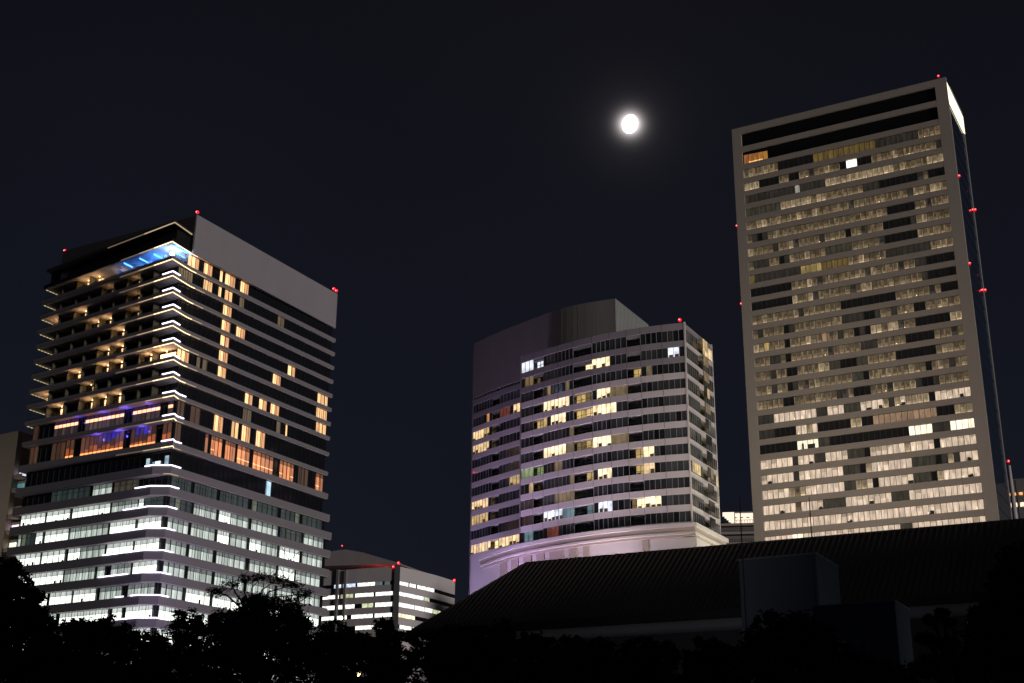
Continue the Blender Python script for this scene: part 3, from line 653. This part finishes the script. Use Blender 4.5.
def cbay(path, q0, q1, k, lits, rec, sgn, sz):
    z0 = rz0(k); z1 = z0 + (2.25 if k == 1 else WH); mb = MB(); n = max(1, round((q1 - q0) / 1.08)); wd = (q1 - q0) / n
    base = random.choice((.03, .045, .06, .075))
    for j in range(n):
        a = q0 + j * wd; b = a + wd; mid = (a + b) / 2; c = None
        for kk, s0, s1, ty in lits:
            if kk == k and s0 - .15 <= mid <= s1 + .15: c = jitter(CC[ty], .22); 
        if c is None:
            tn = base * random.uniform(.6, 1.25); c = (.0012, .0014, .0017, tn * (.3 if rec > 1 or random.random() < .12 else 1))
        p, q = path.at(a, rec, sgn), path.at(b, rec, sgn); pts = [(*p, z0), (*q, z0), (*q, z1), (*p, z1)]
        if sgn == 1: pts = [pts[1], pts[0], pts[3], pts[2]]
        mb.face(pts, 0, c)
        if c[0] > .5 and random.random() < .5:
            h = random.uniform(.3, .9); p, q = path.at(a + .1, rec - .05, sgn), path.at(b - .2, rec - .05, sgn); p2, q2 = path.at(a + .1, rec - .02, sgn), path.at(b - .2, rec - .02, sgn)
            mb.prism([p, q, q2, p2], z0 + .02, z0 + h, 0, (.05, .03, .015, .05))
        for e in ((a, .035),) + (((b, .035),) if j == n - 1 else ()):
            mb.prism([path.at(e[0] - e[1], rec - .10, sgn), path.at(e[0] + e[1], rec - .10, sgn), path.at(e[0] + e[1], rec + .02, sgn), path.at(e[0] - e[1], rec + .02, sgn)], z0, z1, 1 if rec < 1 else 2)
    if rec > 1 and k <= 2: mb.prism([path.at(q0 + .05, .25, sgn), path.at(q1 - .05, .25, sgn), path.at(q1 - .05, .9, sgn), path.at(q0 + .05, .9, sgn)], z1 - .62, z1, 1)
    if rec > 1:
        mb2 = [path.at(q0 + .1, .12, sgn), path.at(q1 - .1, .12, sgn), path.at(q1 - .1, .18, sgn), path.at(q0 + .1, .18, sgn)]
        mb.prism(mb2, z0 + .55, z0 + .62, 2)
    cw.add(mb, sz)
FB = [0, 4.4, 8.7, 11.6, 15.2, 19.2, 23.8, 27.6, 31.5, 34.3, pf.len]
SB = [0, 6.3, 9.0, 14.3]; WB = [0, 8.1, 14.7, 17.4, pw.len]
recf = {2: 1.3, 5: 1.3, 8: 1.3}
bodyf = MB(); 
pts = [pf.at(q, 1.55) for q in [pf.len * i / 14 for i in range(15)]] + [(-37.0, 30), (-20, 30), (-20, 14.3), (-1.5, 14.3), (-1.5, 1.4)]
bodyf.prism(pts, 0, 91, 0)
pts = [pw.at(q, 1.55) for q in [pw.len * i / 8 for i in range(9)]] + [(-60.3, 42), (-37.0, 42), (-37.0, 15)]
bodyf.prism(pts, 0, 93, 0); bodyf.build('core', M['darkglass'], ct)
for k in range(1, 13):
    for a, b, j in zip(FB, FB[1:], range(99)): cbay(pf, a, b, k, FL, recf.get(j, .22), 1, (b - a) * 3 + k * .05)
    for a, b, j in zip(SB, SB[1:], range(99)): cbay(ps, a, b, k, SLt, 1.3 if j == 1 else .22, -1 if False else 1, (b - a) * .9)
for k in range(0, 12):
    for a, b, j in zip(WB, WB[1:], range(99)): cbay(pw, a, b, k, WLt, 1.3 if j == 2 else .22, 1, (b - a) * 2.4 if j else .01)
cw.finish()
for k in range(1, 14):                               # floor bands: front, side
    z1 = rz0(k); z0 = rz0(k + 1) + WH if k < 12 else 53.6
    if k == 13: z0, z1 = rz0(1) + 2.25, 93.9
    sp = MB(); band(sp, pf, 0, pf.len, 0, 1.5, z0, z1, 0); 
    for q in FB[1:-1]: sp.prism([pf.at(q - .03, -.012), pf.at(q + .03, -.012), pf.at(q + .03, .1), pf.at(q - .03, .1)], z0, z1, 1)
    sp.build('floor_band', [M['white_tile'] if 2 < k < 13 else M['panelgrey'], M['bronze']], ct)
    sp = MB(); sp.prism([(0, .05), (0, 14.4), (-1.45, 14.4), (-1.45, .05)], z0, z1); sp.build('floor_band', M['white_tile'] if k < 13 else M['panelgrey'], ct)
for k in range(0, 12):
    z1 = rz0(k); z0 = rz0(k + 1) + WH; sp = MB(); band(sp, pw, 0, pw.len, 0, 1.5, z0, z1, 0); sp.build('floor_band', [M['white_tile'] if k > 1 else M['panelgrey']], ct)
sp = MB(); sp.prism([(-.02, -.1), (.25, -.1), (.25, .28), (-.02, .28)], 53, 94.0); sp.prism([(-.1, 14.2), (.25, 14.2), (.25, 14.5), (-.1, 14.5)], 53, 94.0); sp.build('corner_pier', M['white_tile'], ct)
sp = MB(); sp.prism([pf.at(pf.len, -.1), pf.at(pf.len - .25, -.1), pf.at(pf.len - .25, 1.5), pf.at(pf.len, 1.5)], 53, 94.0); sp.prism([pw.at(pw.len, -.1), pw.at(pw.len - .2, -.1), pw.at(pw.len - .2, 1.5), pw.at(pw.len, 1.5)], 20, 94); sp.build('corner_pier', M['panelgrey'], ct)
# penthouse drum (curved plant storeys behind the roof line)
pp = Path([(20, 12.6), (27, 12.0), (34, 12.7), (45, 16.2), (52.6, 19.0), (60.4, 22.5)])
dr = MB(); band(dr, pp, 0, pp.len, 0, .4, 94.0, 107.2, 0)
for q in range(0, 60): 
    if q % 6 == 0 and q * .7 < pp.len: dr.prism([pp.at(q * .7, -.02), pp.at(q * .7 + .12, -.02), pp.at(q * .7 + .12, .05), pp.at(q * .7, .05)], 94.0, 107.1, 0)
band(dr, pw, 3.5, pw.len, .0, .4, rz0(0) + 2, 94.05, 0)
dr.prism([(-20, 12.6), (-20, 30), (-20.4, 30), (-20.4, 12.6)], 90, 107.2, 1)
for k in range(24): dr.prism([(-20, 12.9 + k * .7), (-19.93, 12.9 + k * .7), (-19.93, 13.05 + k * .7), (-20, 13.05 + k * .7)], 90, 107.1, 1)
dr.build('penthouse', [M['pent'], M['pentlight']], ct)
rf = MB(); rf.prism([pf.at(q, .8) for q in [pf.len * i / 14 for i in range(15)]] + [(-37.0, 30), (-20, 30), (-20, 14.3), (-.5, 14.3), (-.5, 1)], 93.2, 93.6); rf.build('roof', M['pent'], ct)
obstruction(ct, (-.9, .3, 94.7), .5); obstruction(ct, (-59.3, 21.8, 76.4), .2)
# cornice and base
cpth = Path([(-.9, -.7), (7.5, -2.1), (15, -2.4), (22.8, -1.7), (29.5, -.3), (37.4, 2.2), (44.1, 5.6), (50.6, 9.8)])
for d, z0, z1, mt in ((-.1, 54.0, 54.7, 'white_tile'), (.35, 53.1, 54.0, 'tan'), (0.15, 52.7, 53.1, 'white_tile'), (.6, 52.3, 52.7, 'tan')):
    c = MB(); band(c, cpth, 0, cpth.len, d, 3.2, z0, z1, 0); c.prism([(1.1 - d, -.6), (1.1 - d, 16), (-1.5, 16), (-1.5, -.6)], z0, z1); c.build('cornice', M[mt], ct)
bs = MB(); band(bs, cpth, 0, cpth.len, 1.2, 3.0, 20, 52.31, 0); bs.prism([(.3, 1.2), (.3, 14.6), (-1.5, 14.6), (-1.5, 1.2)], 20, 52.31); bs.prism([(-40, 14.2), (-60.3, 22.62), (-60.3, 25), (-40, 25)], 20, rz0(11) + .0)
bs.build('base_wall', M['white_tile'], ct)
for q0, q1 in ((32.5, 34.5), (36, 38.3), (40, 42.4), (27.6, 31), (24.2, 26), (21.4, 22.7), (9.0, 10.2), (44.0, 46.6)):
    c = MB(); band(c, cpth, q0, q1, .95, 1.25, 20, 52.28, 0); c.build('pilaster', M['tan'], ct)
c = MB(); c.prism([(.3, 8.2), (.6, 8.2), (.6, 9.4), (.3, 9.4)], 20, 52.28); c.prism([(.3, 10.2), (.6, 10.2), (.6, 11), (.3, 11)], 20, 52.28); c.build('pilaster', M['tan'], ct)
c = MB()
for k in range(26): c.prism([cpth.at(cpth.len - 10.5 + k * .42, .75), cpth.at(cpth.len - 10.4 + k * .42, .75), cpth.at(cpth.len - 10.4 + k * .42, .85), cpth.at(cpth.len - 10.5 + k * .42, .85)], 42.9, 45.0)
band(c, cpth, cpth.len - 10.6, cpth.len - .1, .7, 1.3, 42.6, 42.9); band(c, cpth, cpth.len - 10.6, cpth.len - .1, .7, .8, 45.0, 45.12); c.build('balcony_rail', M['bronze'], ct)

# ------------------------------------------------------------------ small buildings between and behind
GB = empty('low_office_block', (-39.38, 462.3, 0), radians(-21.5), 'distant low office block with white window bands under a red-lit curved roof', 'office building')
Ginv = Matrix.Rotation(radians(21.5), 3, 'Z')
def gl(x, y): v = Ginv @ Vector((x + 39.38, y - 462.3, 0)); return (v.x, v.y)
gf = [gl(-39.9, 462.0), gl(-54.0, 468.05), gl(-62.14, 471.9), gl(-74, 477)]
gr = [gl(-38.55, 462.83), gl(-31.9, 471.4), gl(-26.3, 479.5), gl(-20.2, 490.8)]
poly = list(reversed(gf)) + gr + [gl(-30, 530), gl(-80, 520)]
wz = [(82.1, 83.4), (78.4, 79.75), (74.6, 76.1), (71.0, 72.4), (67.1, 68.5), (63, 64.4)]
edges = [88.4] + [v for a, b in wz for v in (b, a)] + [0]
gb = MB()
for hi, lo in zip(edges[::2], edges[1::2]): gb.prism(poly, lo, hi, 0)
gb.build('wall', [M['white_tile']], GB)
cx = sum(p[0] for p in poly) / len(poly); cy = sum(p[1] for p in poly) / len(poly)
inner = [(cx + (x - cx) * .988, cy + (y - cy) * .988) for x, y in poly]
gc = MB(); gc.prism(inner, 0, 88.2); gc.build('core', M['darkglass'], GB)
def lerp2(p, q, f): return (p[0] + (q[0] - p[0]) * f, p[1] + (q[1] - p[1]) * f)
def gwin(pl, f0, f1, row, c):
    """window strip along polyline pl between fractions"""
    P = Path([Vector(p) for p in pl]); mb = MB(); a, b = f0 * P.len, f1 * P.len; n = max(1, int((b - a) / 1.6))
    for k in range(n):
        q0 = a + (b - a) * k / n; q1 = a + (b - a) * (k + 1) / n - .12
        x0, y0 = P.at(q0); x1, y1 = P.at(q1); p = (-x0, y0); q = (-x1, y1)
        p = (p[0] + (cx - p[0]) * .006, p[1] + (cy - p[1]) * .006); q = (q[0] + (cx - q[0]) * .006, q[1] + (cy - q[1]) * .006)
        mb.seg(p, q, .03, wz[row][0] + .05, wz[row][1] - .05, 0, jitter(c, .12))
    mb.build('window', [M['pane_r']], GB)
Wc = (1.5, 1.5, 1.4, .3); Yc = (.62, .66, .40, .2); Dc = (.10, .13, .13, .1); Bc = (.75, .85, 1.1, .3)
for row, f0, f1, c in [(0, .05, .11, Dc), (0, .13, .20, Dc), (0, .21, .40, Wc), (0, .42, .56, Bc), (0, .58, .66, Bc), (0, .8, .98, Wc), (1, .02, .2, Wc), (1, .22, .42, Wc), (1, .44, .58, Yc), (1, .6, .98, Wc), (2, .02, .2, Wc), (2, .22, .34, Yc), (2, .42, .6, Wc), (2, .64, .98, Wc), (3, .02, .2, Wc), (3, .22, .45, Wc), (3, .5, .9, Wc), (4, .05, .4, Wc)]:
    gwin(gf, f0, f1, row, c)
for row, f0, f1, c in [(0, .0, .15, Wc), (0, .17, .27, Wc), (0, .29, .43, Wc), (0, .44, .58, Wc), (1, 0, .27, Wc), (1, .28, .40, Wc), (1, .41, .5, Yc), (2, 0, .25, Wc), (2, .26, .42, Wc), (2, .43, .56, Wc), (2, .57, .72, Yc), (3, 0, .27, (1.4, 1.25, .8, .3)), (4, .04, .22, Wc), (4, .24, .3, Wc)]:
    gwin(gr, f0, f1, row, c)
sl = MB(); sl.seg(gl(-40.2, 461.9), gl(-38.3, 462.5), .35, 0, 88.6); sl.build('corner_recess', M['louvre'], GB)
for (xa, ya) in ((-61.3, 471.2), (-58.4, 469.9)):
    c = MB(); c.seg(gl(xa, ya), gl(xa + .8, ya - .3), .5, 0, 88.6 if xa < -60 else 88.2); c.build('service_column', M['tan2'], GB)
rb = MB(); arch = [(-78, 92.6), (-72, 94.6), (-67.2, 95.6), (-64.1, 96.8), (-59.5, 97.2), (-53.4, 96.0), (-46.9, 94.0), (-39.6, 91.7), (-32.4, 90.2), (-24, 88.9)]
for (x0, z0), (x1, z1) in zip(arch, arch[1:]):
    y0a = 474 + (-39.4 - x0) * .18 if x0 < -39.4 else 474 + (x0 + 39.4) * .9; y1a = 474 + (-39.4 - x1) * .18 if x1 < -39.4 else 474 + (x1 + 39.4) * .9
    b = [gl(x0, y0a), gl(x1, y1a), gl(x1, y1a + 40), gl(x0, y0a + 40)]; lo = [min(q_ - .5, 91.4) for q_ in (z0, z1, z1, z0)]; hi_ = [z0, z1, z1, z0]
    rb.hexa([(*p, h) for p, h in zip(b, lo)], [(*p, h) for p, h in zip(b, hi_)])
    rb.hexa([(*p, 88.3) for p in [gl(x0, y0a + 6), gl(x1, y1a + 6), gl(x1, y1a + 7), gl(x0, y0a + 7)]], [(*p, h) for p, h in zip([gl(x0, y0a + 6), gl(x1, y1a + 6), gl(x1, y1a + 7), gl(x0, y0a + 7)], lo)], 1)
rb.build('curved_roof', [M['pent'], M['pent']], GB)
rl = MB()
for x in (-51, -47, -43.5): p = gl(x, 477); rl.sphere((*p, 89.0), .28, 0, 8, 5)
rl.build('red_roof_lamp', emit('red_glow', (1.0, .03, .04), 45.0), GB)
for (x, y, z) in ((-38.9, 462.6, 89.6), (-40.6, 462.4, 88.2), (-20.4, 490.0, 88.6)): p = gl(x, y); obstruction(GB, (*p, z), .75)
p = gl(-60.2, 473); obstruction(GB, (*p, 97.6), .4)

HB = empty('beige_apartment_block', (-118.35, 308.05, 0), RZ, 'beige block half cut off at the left edge with small lit balconies', 'apartment building')
hb = MB(); hb.box(-24, 0, 0, 18, 0, 91.3); hb.box(0, 4.6, 6, 18, 0, 89.8); hb.build('wall', M['tan'], HB)
for z, c in ((80.0, (1.1, 1.1, 1.4, .3)), (76.6, (.12, .3, .33, .2)), (70.4, (1.0, 1.0, .8, .3)), (66.6, (1.3, 1.1, 1.4, .3)), (62.4, (1.2, 1.2, .9, .3)), (57.0, (.12, .3, .33, .2)),):
    b = MB(); b.box(.02, 3.0, .3, 6, z - .4, z, 1); b.box(.3, 2.6, 1.6, 1.7, z + .1, z + 1.9, 0, c); b.box(.02, 3.0, 1.7, 6, z, z + 2.6, 1); b.box(.1, 2.9, .28, .36, z, z + .5, 1); b.build('balcony', [M['pane_r'], M['tan']], HB)
obstruction(HB, (2.6, 6.2, 90.5), .3)

JB = empty('terraced_building', (63.0, 396, 0), radians(-9), 'small building with a floodlit flared roof between the middle and right towers', 'building')
jb = MB(); jb.box(-5, 18, 1.6, 14, 0, 89.0, 0); jb.build('wall', M['pent'], JB)
for z in (79.8, 83.2, 86.4, 89.0):
    b = MB(); b.box(-3, 18, 0, 1.6, z, z + .7, 0); b.build('terrace_slab', M['tan'], JB)
    b = MB()
    for k in range(26): b.box(-2.8 + k * .8, -2.7 + k * .8, .05, .12, z + .7, z + 1.6)
    b.box(-3, 18, .03, .14, z + 1.6, z + 1.7); b.build('railing', M['louvre'], JB)
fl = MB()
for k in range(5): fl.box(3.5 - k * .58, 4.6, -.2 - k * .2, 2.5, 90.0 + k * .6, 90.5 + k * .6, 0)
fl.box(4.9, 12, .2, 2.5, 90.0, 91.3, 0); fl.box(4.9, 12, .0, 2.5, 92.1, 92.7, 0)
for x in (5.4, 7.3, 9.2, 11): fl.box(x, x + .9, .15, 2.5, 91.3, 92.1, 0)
fl.build('floodlit_crown', emit('crown_glow', (1.0, .80, .62), 1.25), JB)  # floodlighting is put in as the crown's own glow
jr = MB(); jr.box(3.6, 12, .8, 12, 93.0, 93.3); jr.build('roof', M['pent'], JB)

KM = empty('lit_mast', (108.0, 279.9, 0), 0, 'slender pale mast with a red lamp beyond the right tower edge', 'mast')
k = MB(); k.tube([(0, 0, 0), (0, 0, 60), (0, 0, 77.2)], [.75, .6, .35], 12); k.build('mast', M['white_tile'], KM, True)
k = MB(); k.tube([(.9, 0, 0), (.9, 0, 74)], [.12, .12], 6); k.build('cable_pipe', M['frame'], KM)
obstruction(KM, (0, 0, 78.2), .45)
KB = empty('distant_lit_block', (128.5, 331, 0), radians(-20), 'dark distant block with two rows of orange windows at the right edge', 'building')
kb = MB(); kb.box(-2.8, 26, 0, 12, 0, 87.5); kb.build('wall', M['pent'], KB)
for r_, z in enumerate((83.2, 80.2, 76.0, 72)):
    for k_ in range(5):
        b = MB(); b.box(-1.8 + k_ * 1.3, -.9 + k_ * 1.3, -.12, -.02, z, z + (.7 if r_ == 0 else 1.1), 0, jitter((1.4, .6, .2, .3) if r_ == 0 else (1.5, 1.1, .75, .3) if r_ == 1 else (.1, .06, .03, .1), .3)); b.build('window', [M['pane_r']], KB)

# ------------------------------------------------------------------ hall with the long ribbed roof
HZ, EZ = 25.55, 18.4; hu0, hu1 = -55.5, 44; hn, he = 112.3, 102.5
hall = empty('hall', (0, 0, 0), radians(-27), 'long dark hall with a ribbed metal hip roof in front of the towers', 'hall')
rf = MB(); cu0 = -61.9; nb = hn + (hn - he)
A = (cu0, he, EZ); B = (hu1, he, EZ); C_ = (hu1, hn, HZ); D = (hu0, hn, HZ); E_ = (cu0, nb, EZ); F_ = (hu1, nb, EZ)
rf.face([A, B, C_, D]); rf.face([A, D, E_]); rf.face([D, C_, F_, E_]); rf.face([A, E_, F_, B]); rf.face([B, F_, C_])
sn = Vector((0, -(HZ - EZ), hn - he)).normalized()
u_ = cu0 + .2
while u_ < hu1:
    f = min(1.0, max(.02, (u_ - cu0) / (hu0 - cu0))); p0 = Vector((u_, he - .15, EZ - .12)); p1 = Vector((u_, he + (hn - he) * f, EZ + (HZ - EZ) * f))
    w_ = Vector((.045, 0, 0)); h_ = sn * .07
    rf.hexa([p0 - w_, p0 + w_, p1 + w_, p1 - w_], [p0 - w_ + h_, p0 + w_ + h_, p1 + w_ + h_, p1 - w_ + h_]); u_ += .5
rf.build('roof', M['rib'], hall)
rd = MB(); rd.tube([(hu0, hn, HZ - .02), (hu1, hn, HZ - .02)], [.11, .11], 8); rd.tube([(cu0, he, EZ - .02), (hu0, hn, HZ - .02)], [.11, .11], 8); rd.build('ridge_cap', M['rib'], hall)
ev = MB(); ev.box(cu0 - .3, hu1, he - .55, he - .1, EZ - .75, EZ - .1); ev.build('gutter', M['louvre'], hall)
wl = MB(); wl.box(cu0 + 1.2, hu1 - 1, he + 1.0, nb - 1.0, 0, EZ - .3); wl.build('wall', M['hallwall'], hall)
wl = MB(); wl.box(cu0 + 2, hu1 - 1, he - .3, he + 1.0, 0, 16.7); wl.build('lower_wall', M['darkscreen'], hall)

sA = at(815.5, 553.9, 80); stair = empty('stair_tower', (sA.x, sA.y, 0), RZ, 'square blue-grey stair tower standing up against the hall roof', 'stair tower')
b = MB(); b.box(-4.75, 0, 0, 4.7, 0, sA.z); b.build('wall', M['hallbox'], stair)
b = MB(); b.box(-4.82, .06, -.06, 4.76, sA.z, sA.z + .1); b.build('coping', M['lightframe'], stair)
sB = at(894.6, 601.6, 70); ann = empty('annex', (sB.x, sB.y, 0), RZ, 'low flat-roofed annex to the right of the stair tower', 'annex')
b = MB(); b.box(-4.2, 0, 0, 3.0, 0, sB.z); b.box(-3.9, -2.3, -3.0, -.02, 0, sB.z - 2.0); b.build('wall', M['hallbox'], ann)
b = MB(); b.box(-4.26, .05, -.05, 3.05, sB.z, sB.z + .08); b.build('coping', M['lightframe'], ann)
b = MB()
for x in (-1.9, -1.4): b.box(x - .03, x + .03, -.5, -.44, sB.z - 4, sB.z - 1.6)
for z in range(6): b.box(-1.9, -1.4, -.5, -.44, sB.z - 4 + z * .42, sB.z - 3.95 + z * .42)
b.build('ladder', M['lightframe'], ann)
for (px, py, d, h, lab) in ((739.5, 498, 78, 6, 'thin dark rod standing at the left corner of the stair tower'), (809, 497, 78, 6, 'thin dark rod rising above the right end of the stair tower')):
    p = at(px, py, d); t_ = MB(); t_.tube([(0, 0, 0), (0, 0, p.z * .7), (0, 0, p.z)], [.07, .05, .025], 6); o = t_.build('lightning_rod', M['steel']); o.location = (p.x, p.y, 0); tag(o, lab, 'rod', 'lightning rods by the stair tower')

# unseen block added behind the viewer to shade garden and hall from city glow
bk = empty('shade_block', (88, -92, 0), radians(44), 'long unseen block added behind the viewer to shade the garden and hall', 'building')
b = MB(); b.box(-150, 150, -9, 9, 0, 43)
b.build('wall', M['tan'], bk)

# ------------------------------------------------------------------ trees
def leafmat(name, c):
    m, t, b = nmat(name)
    a_ = t.nodes.new('ShaderNodeAttribute'); a_.attribute_name = 'Col'
    mx = t.nodes.new('ShaderNodeVectorMath'); mx.operation = 'MULTIPLY'; mx.inputs[1].default_value = c
    t.links.new(a_.outputs['Color'], mx.inputs[0]); t.links.new(mx.outputs[0], b.inputs['Base Color']); b.inputs['Roughness'].default_value = .55; b.inputs['Specular IOR Level'].default_value = .25
    return m
LEAF = leafmat('leaf', (0.045, 0.07, 0.025)); LEAFD = leafmat('leaf_dark', (0.03, 0.05, 0.022)); BARK = surf('bark', (0.07, 0.055, 0.04), .9, .3, 2.0, bump=.3)
def tree(name, label, d, lobes, leaf=.26, dens=1.0, mat=LEAF, seed=1, flat=.85, group='trees along the garden edge', hollow=.15, thin=1.0):
    """lobes: crown masses as picture direction + apparent radius at distance d; each gets its own depth offset"""
    rnd = random.Random(seed); L_ = []
    for (px, py, r) in lobes:
        dd = d + rnd.uniform(-1, 1) * r * d / F_PX * .8; p = at(px, py, dd); L_.append((p, r * dd / F_PX))
    tot = sum(r for _, r in L_); bx = sum(p.x * r for p, r in L_) / tot; by = sum(p.y * r for p, r in L_) / tot
    root = empty(name, (bx, by, 0), 0, label, 'tree', group); O_ = Vector((bx, by, 0))
    low = min(p.z - r for p, r in L_)
    tr = MB(); hub = Vector((rnd.uniform(-.3, .3), rnd.uniform(-.3, .3), max(2.0, low + .5)))
    tr.tube([(0, 0, 0), (hub.x * .4, hub.y * .5, hub.z * .5), hub], [.34, .27, .2], 9)
    for p, r in L_:
        q = p - O_; m_ = hub.lerp(q, .5) + Vector((rnd.uniform(-.4, .4), rnd.uniform(-.4, .4), .2))
        tr.tube([hub * .96, m_, q], [.15 * thin, .09 * thin, .03 * thin], 6)
        for k in range(7):
            e = q + Vector((rnd.gauss(0, 1), rnd.gauss(0, 1), rnd.gauss(.2, .8))).normalized() * r * .85; tr.tube([m_.lerp(q, .6), (m_ + e) / 2 + Vector((0, 0, .15)), e], [.05 * thin, .03 * thin, .012], 4)
    tr.build('trunk', BARK, root)
    cr = MB()
    for p, r in L_:
        q = p - O_; clumps = []
        for k in range(int(50 + 16 * r)):
            v = Vector((rnd.gauss(0, 1), rnd.gauss(0, 1), rnd.gauss(0, 1))).normalized(); rr = r * (hollow + (1 - hollow) * rnd.random() ** .45) * rnd.uniform(.88, 1.04)
            clumps.append((q + Vector((v.x * rr, v.y * rr, v.z * rr * flat)), r * rnd.uniform(.10, .24), rnd.uniform(.5, 1.4)))
        n = int(dens * 7500 * (r / 2) ** 1.6 * (.26 / leaf) ** 2)
        for k in range(n):
            c, cr_, tone = clumps[rnd.randrange(len(clumps))]
            o_ = c + Vector((rnd.gauss(0, 1), rnd.gauss(0, 1), rnd.gauss(0, .7))) * cr_ * .6
            a = Vector((rnd.gauss(0, 1), rnd.gauss(0, 1), rnd.gauss(0, .6))).normalized(); b = a.orthogonal().normalized(); b = (b * cos(k) + a.cross(b) * sin(k)) 
            l = leaf * rnd.uniform(.55, 1.25); w_ = l * rnd.uniform(.3, .5); t_ = tone * rnd.uniform(.7, 1.3)
            cr.face([o_ - a * l * .5, o_ + b * w_ * .5, o_ + a * l * .5, o_ - b * w_ * .5], 0, (t_, t_, t_, 1))
    cr.build('crown', mat, root)
    return root
T = tree
T('pine_tree', 'tall ragged pine silhouette at the far left edge', 52, [(6, 578, 22), (30, 602, 15), (-8, 600, 30), (20, 618, 24), (42, 628, 17), (8, 650, 36), (45, 662, 26)], .24, 1.1, LEAFD, 1)
T('broadleaf_tree', 'dark broadleaf crown just right of the ragged pine', 75, [(66, 645, 26), (84, 634, 20), (70, 675, 30), (50, 680, 30)], .3, 1.0, LEAFD, 2)
T('broadleaf_tree', 'low dark crown below the brightest office floors', 78, [(106, 636, 21), (122, 642, 20), (100, 672, 30), (130, 675, 28)], .3, 1.0, LEAFD, 3)
T('broadleaf_tree', 'dark crown under the lit corner of the left tower', 80, [(148, 648, 20), (160, 660, 22), (150, 685, 28)], .3, .8, LEAFD, 4)
T('broadleaf_tree', 'small round crown left of the big domed tree', 62, [(190, 628, 22), (180, 655, 24), (198, 672, 30)], .2, .8, LEAF, 5)
T('broadleaf_tree', 'big domed tree crown in front of the left tower', 58, [(252, 626, 38), (276, 627, 37), (228, 640, 30), (303, 640, 29), (262, 655, 48), (312, 668, 30), (222, 678, 34)], .2, .75, LEAF, 6)
T('bare_twig_tree', 'sparse twiggy tree top showing over the big domed crown', 66, [(216, 592, 12), (232, 585, 12), (247, 579, 11), (262, 577, 10), (278, 579, 11), (293, 585, 11), (305, 594, 12), (262, 600, 20)], .11, .10, LEAFD, 7, .45, hollow=.0, thin=.42)
T('broadleaf_tree', 'crown in front of the distant low office block', 64, [(338, 638, 20), (356, 645, 18), (345, 670, 32)], .26, .8, LEAF, 8)
T('broadleaf_tree', 'small tufted crown right of the low office block corner', 60, [(384, 628, 12), (392, 645, 18), (376, 650, 16), (390, 675, 30)], .26, .9, LEAF, 9)
T('broadleaf_tree', 'wide dark crown under the left hip of the hall roof', 50, [(430, 655, 26), (460, 648, 30), (498, 645, 28), (535, 655, 26), (450, 682, 34), (510, 685, 36)], .26, .9, LEAFD, 10)
T('broadleaf_tree', 'low bushy crown left of the middle of the hall wall', 56, [(575, 650, 17), (600, 655, 20), (590, 680, 30), (560, 680, 24)], .26, .9, LEAFD, 11)
T('broadleaf_tree', 'bushy crown in front of the middle of the hall wall', 58, [(640, 652, 19), (665, 655, 16), (650, 680, 30), (625, 672, 20)], .26, .9, LEAFD, 12)
T('broadleaf_tree', 'low crown at the left foot of the stair tower', 54, [(705, 655, 22), (728, 662, 20), (700, 682, 28), (740, 685, 26)], .26, .9, LEAFD, 13)
T('broadleaf_tree', 'broad dark tree in front of the stair tower', 46, [(778, 636, 30), (806, 640, 30), (760, 660, 28), (832, 656, 24), (800, 675, 42), (850, 680, 30)], .24, .9, LEAFD, 14)
T('pine_tree', 'little layered pine in front of the hall wall at right', 52, [(942, 612, 7), (932, 620, 9), (950, 622, 7), (925, 638, 10), (945, 645, 14), (930, 668, 20)], .2, .8, LEAFD, 15, .5)
T('broadleaf_tree', 'big black tree mass filling the lower right edge', 38, [(1012, 598, 30), (1030, 572, 32), (990, 625, 20), (1000, 655, 36), (965, 672, 24), (1036, 640, 50), (980, 615, 12)], .24, .95, LEAFD, 16)
T('broadleaf_tree', 'low crown between the stair tower tree and the small pine', 50, [(885, 678, 20), (905, 685, 22)], .24, .8, LEAFD, 17)

# garden lamps glinting between the trunks
for (px, py, d, c, lab) in ((67, 641, 120, (.8, .9, 1), 'small white lamp glinting left of the low crowns'), (104, 674, 110, (1, .9, .6), 'warm lamp low between the left trees'), (246, 648, 110, (.9, 1, .95), 'white lamp seen through the big domed crown'),
                            (277, 651, 110, (.9, 1, .95), 'pair lamp to the right inside the big domed crown'), (358, 675, 110, (1, .7, .3), 'warm orange lamp low below the distant office block'), (341, 618, 300, (1, .8, .4), 'tiny warm lamp in front of the distant office block')):
    p = at(px, py, d); r = empty('lamp_post', (p.x, p.y, 0), 0, lab, 'lamp', 'lamps among the garden trees')
    b = MB(); b.tube([(0, 0, 0), (0, 0, p.z - .2)], [.08, .05], 6); b.build('post', M['steel'], r)
    b = MB(); b.sphere((0, 0, p.z), .22 if d < 200 else .4, 0, 8, 6); b.build('lamp_globe', emit('lamp_globe', c, 8.0), r)

# ------------------------------------------------------------------ moon
mo = MB(); mo.sphere((0, 0, 0), 1, 0, 40, 24)
mo_o = mo.build('moon', emit('moonlight', (1.0, .97, .95), 4.0), None, True)
mo_o.location = MOON_DIR * 17200 + Vector((0, 0, 1.6)); mo_o.scale = (98, 98, 128); mo_o.rotation_euler = (0, radians(14), 0)
tag(mo_o, 'bright gibbous moon with a soft halo in the night sky', 'moon')
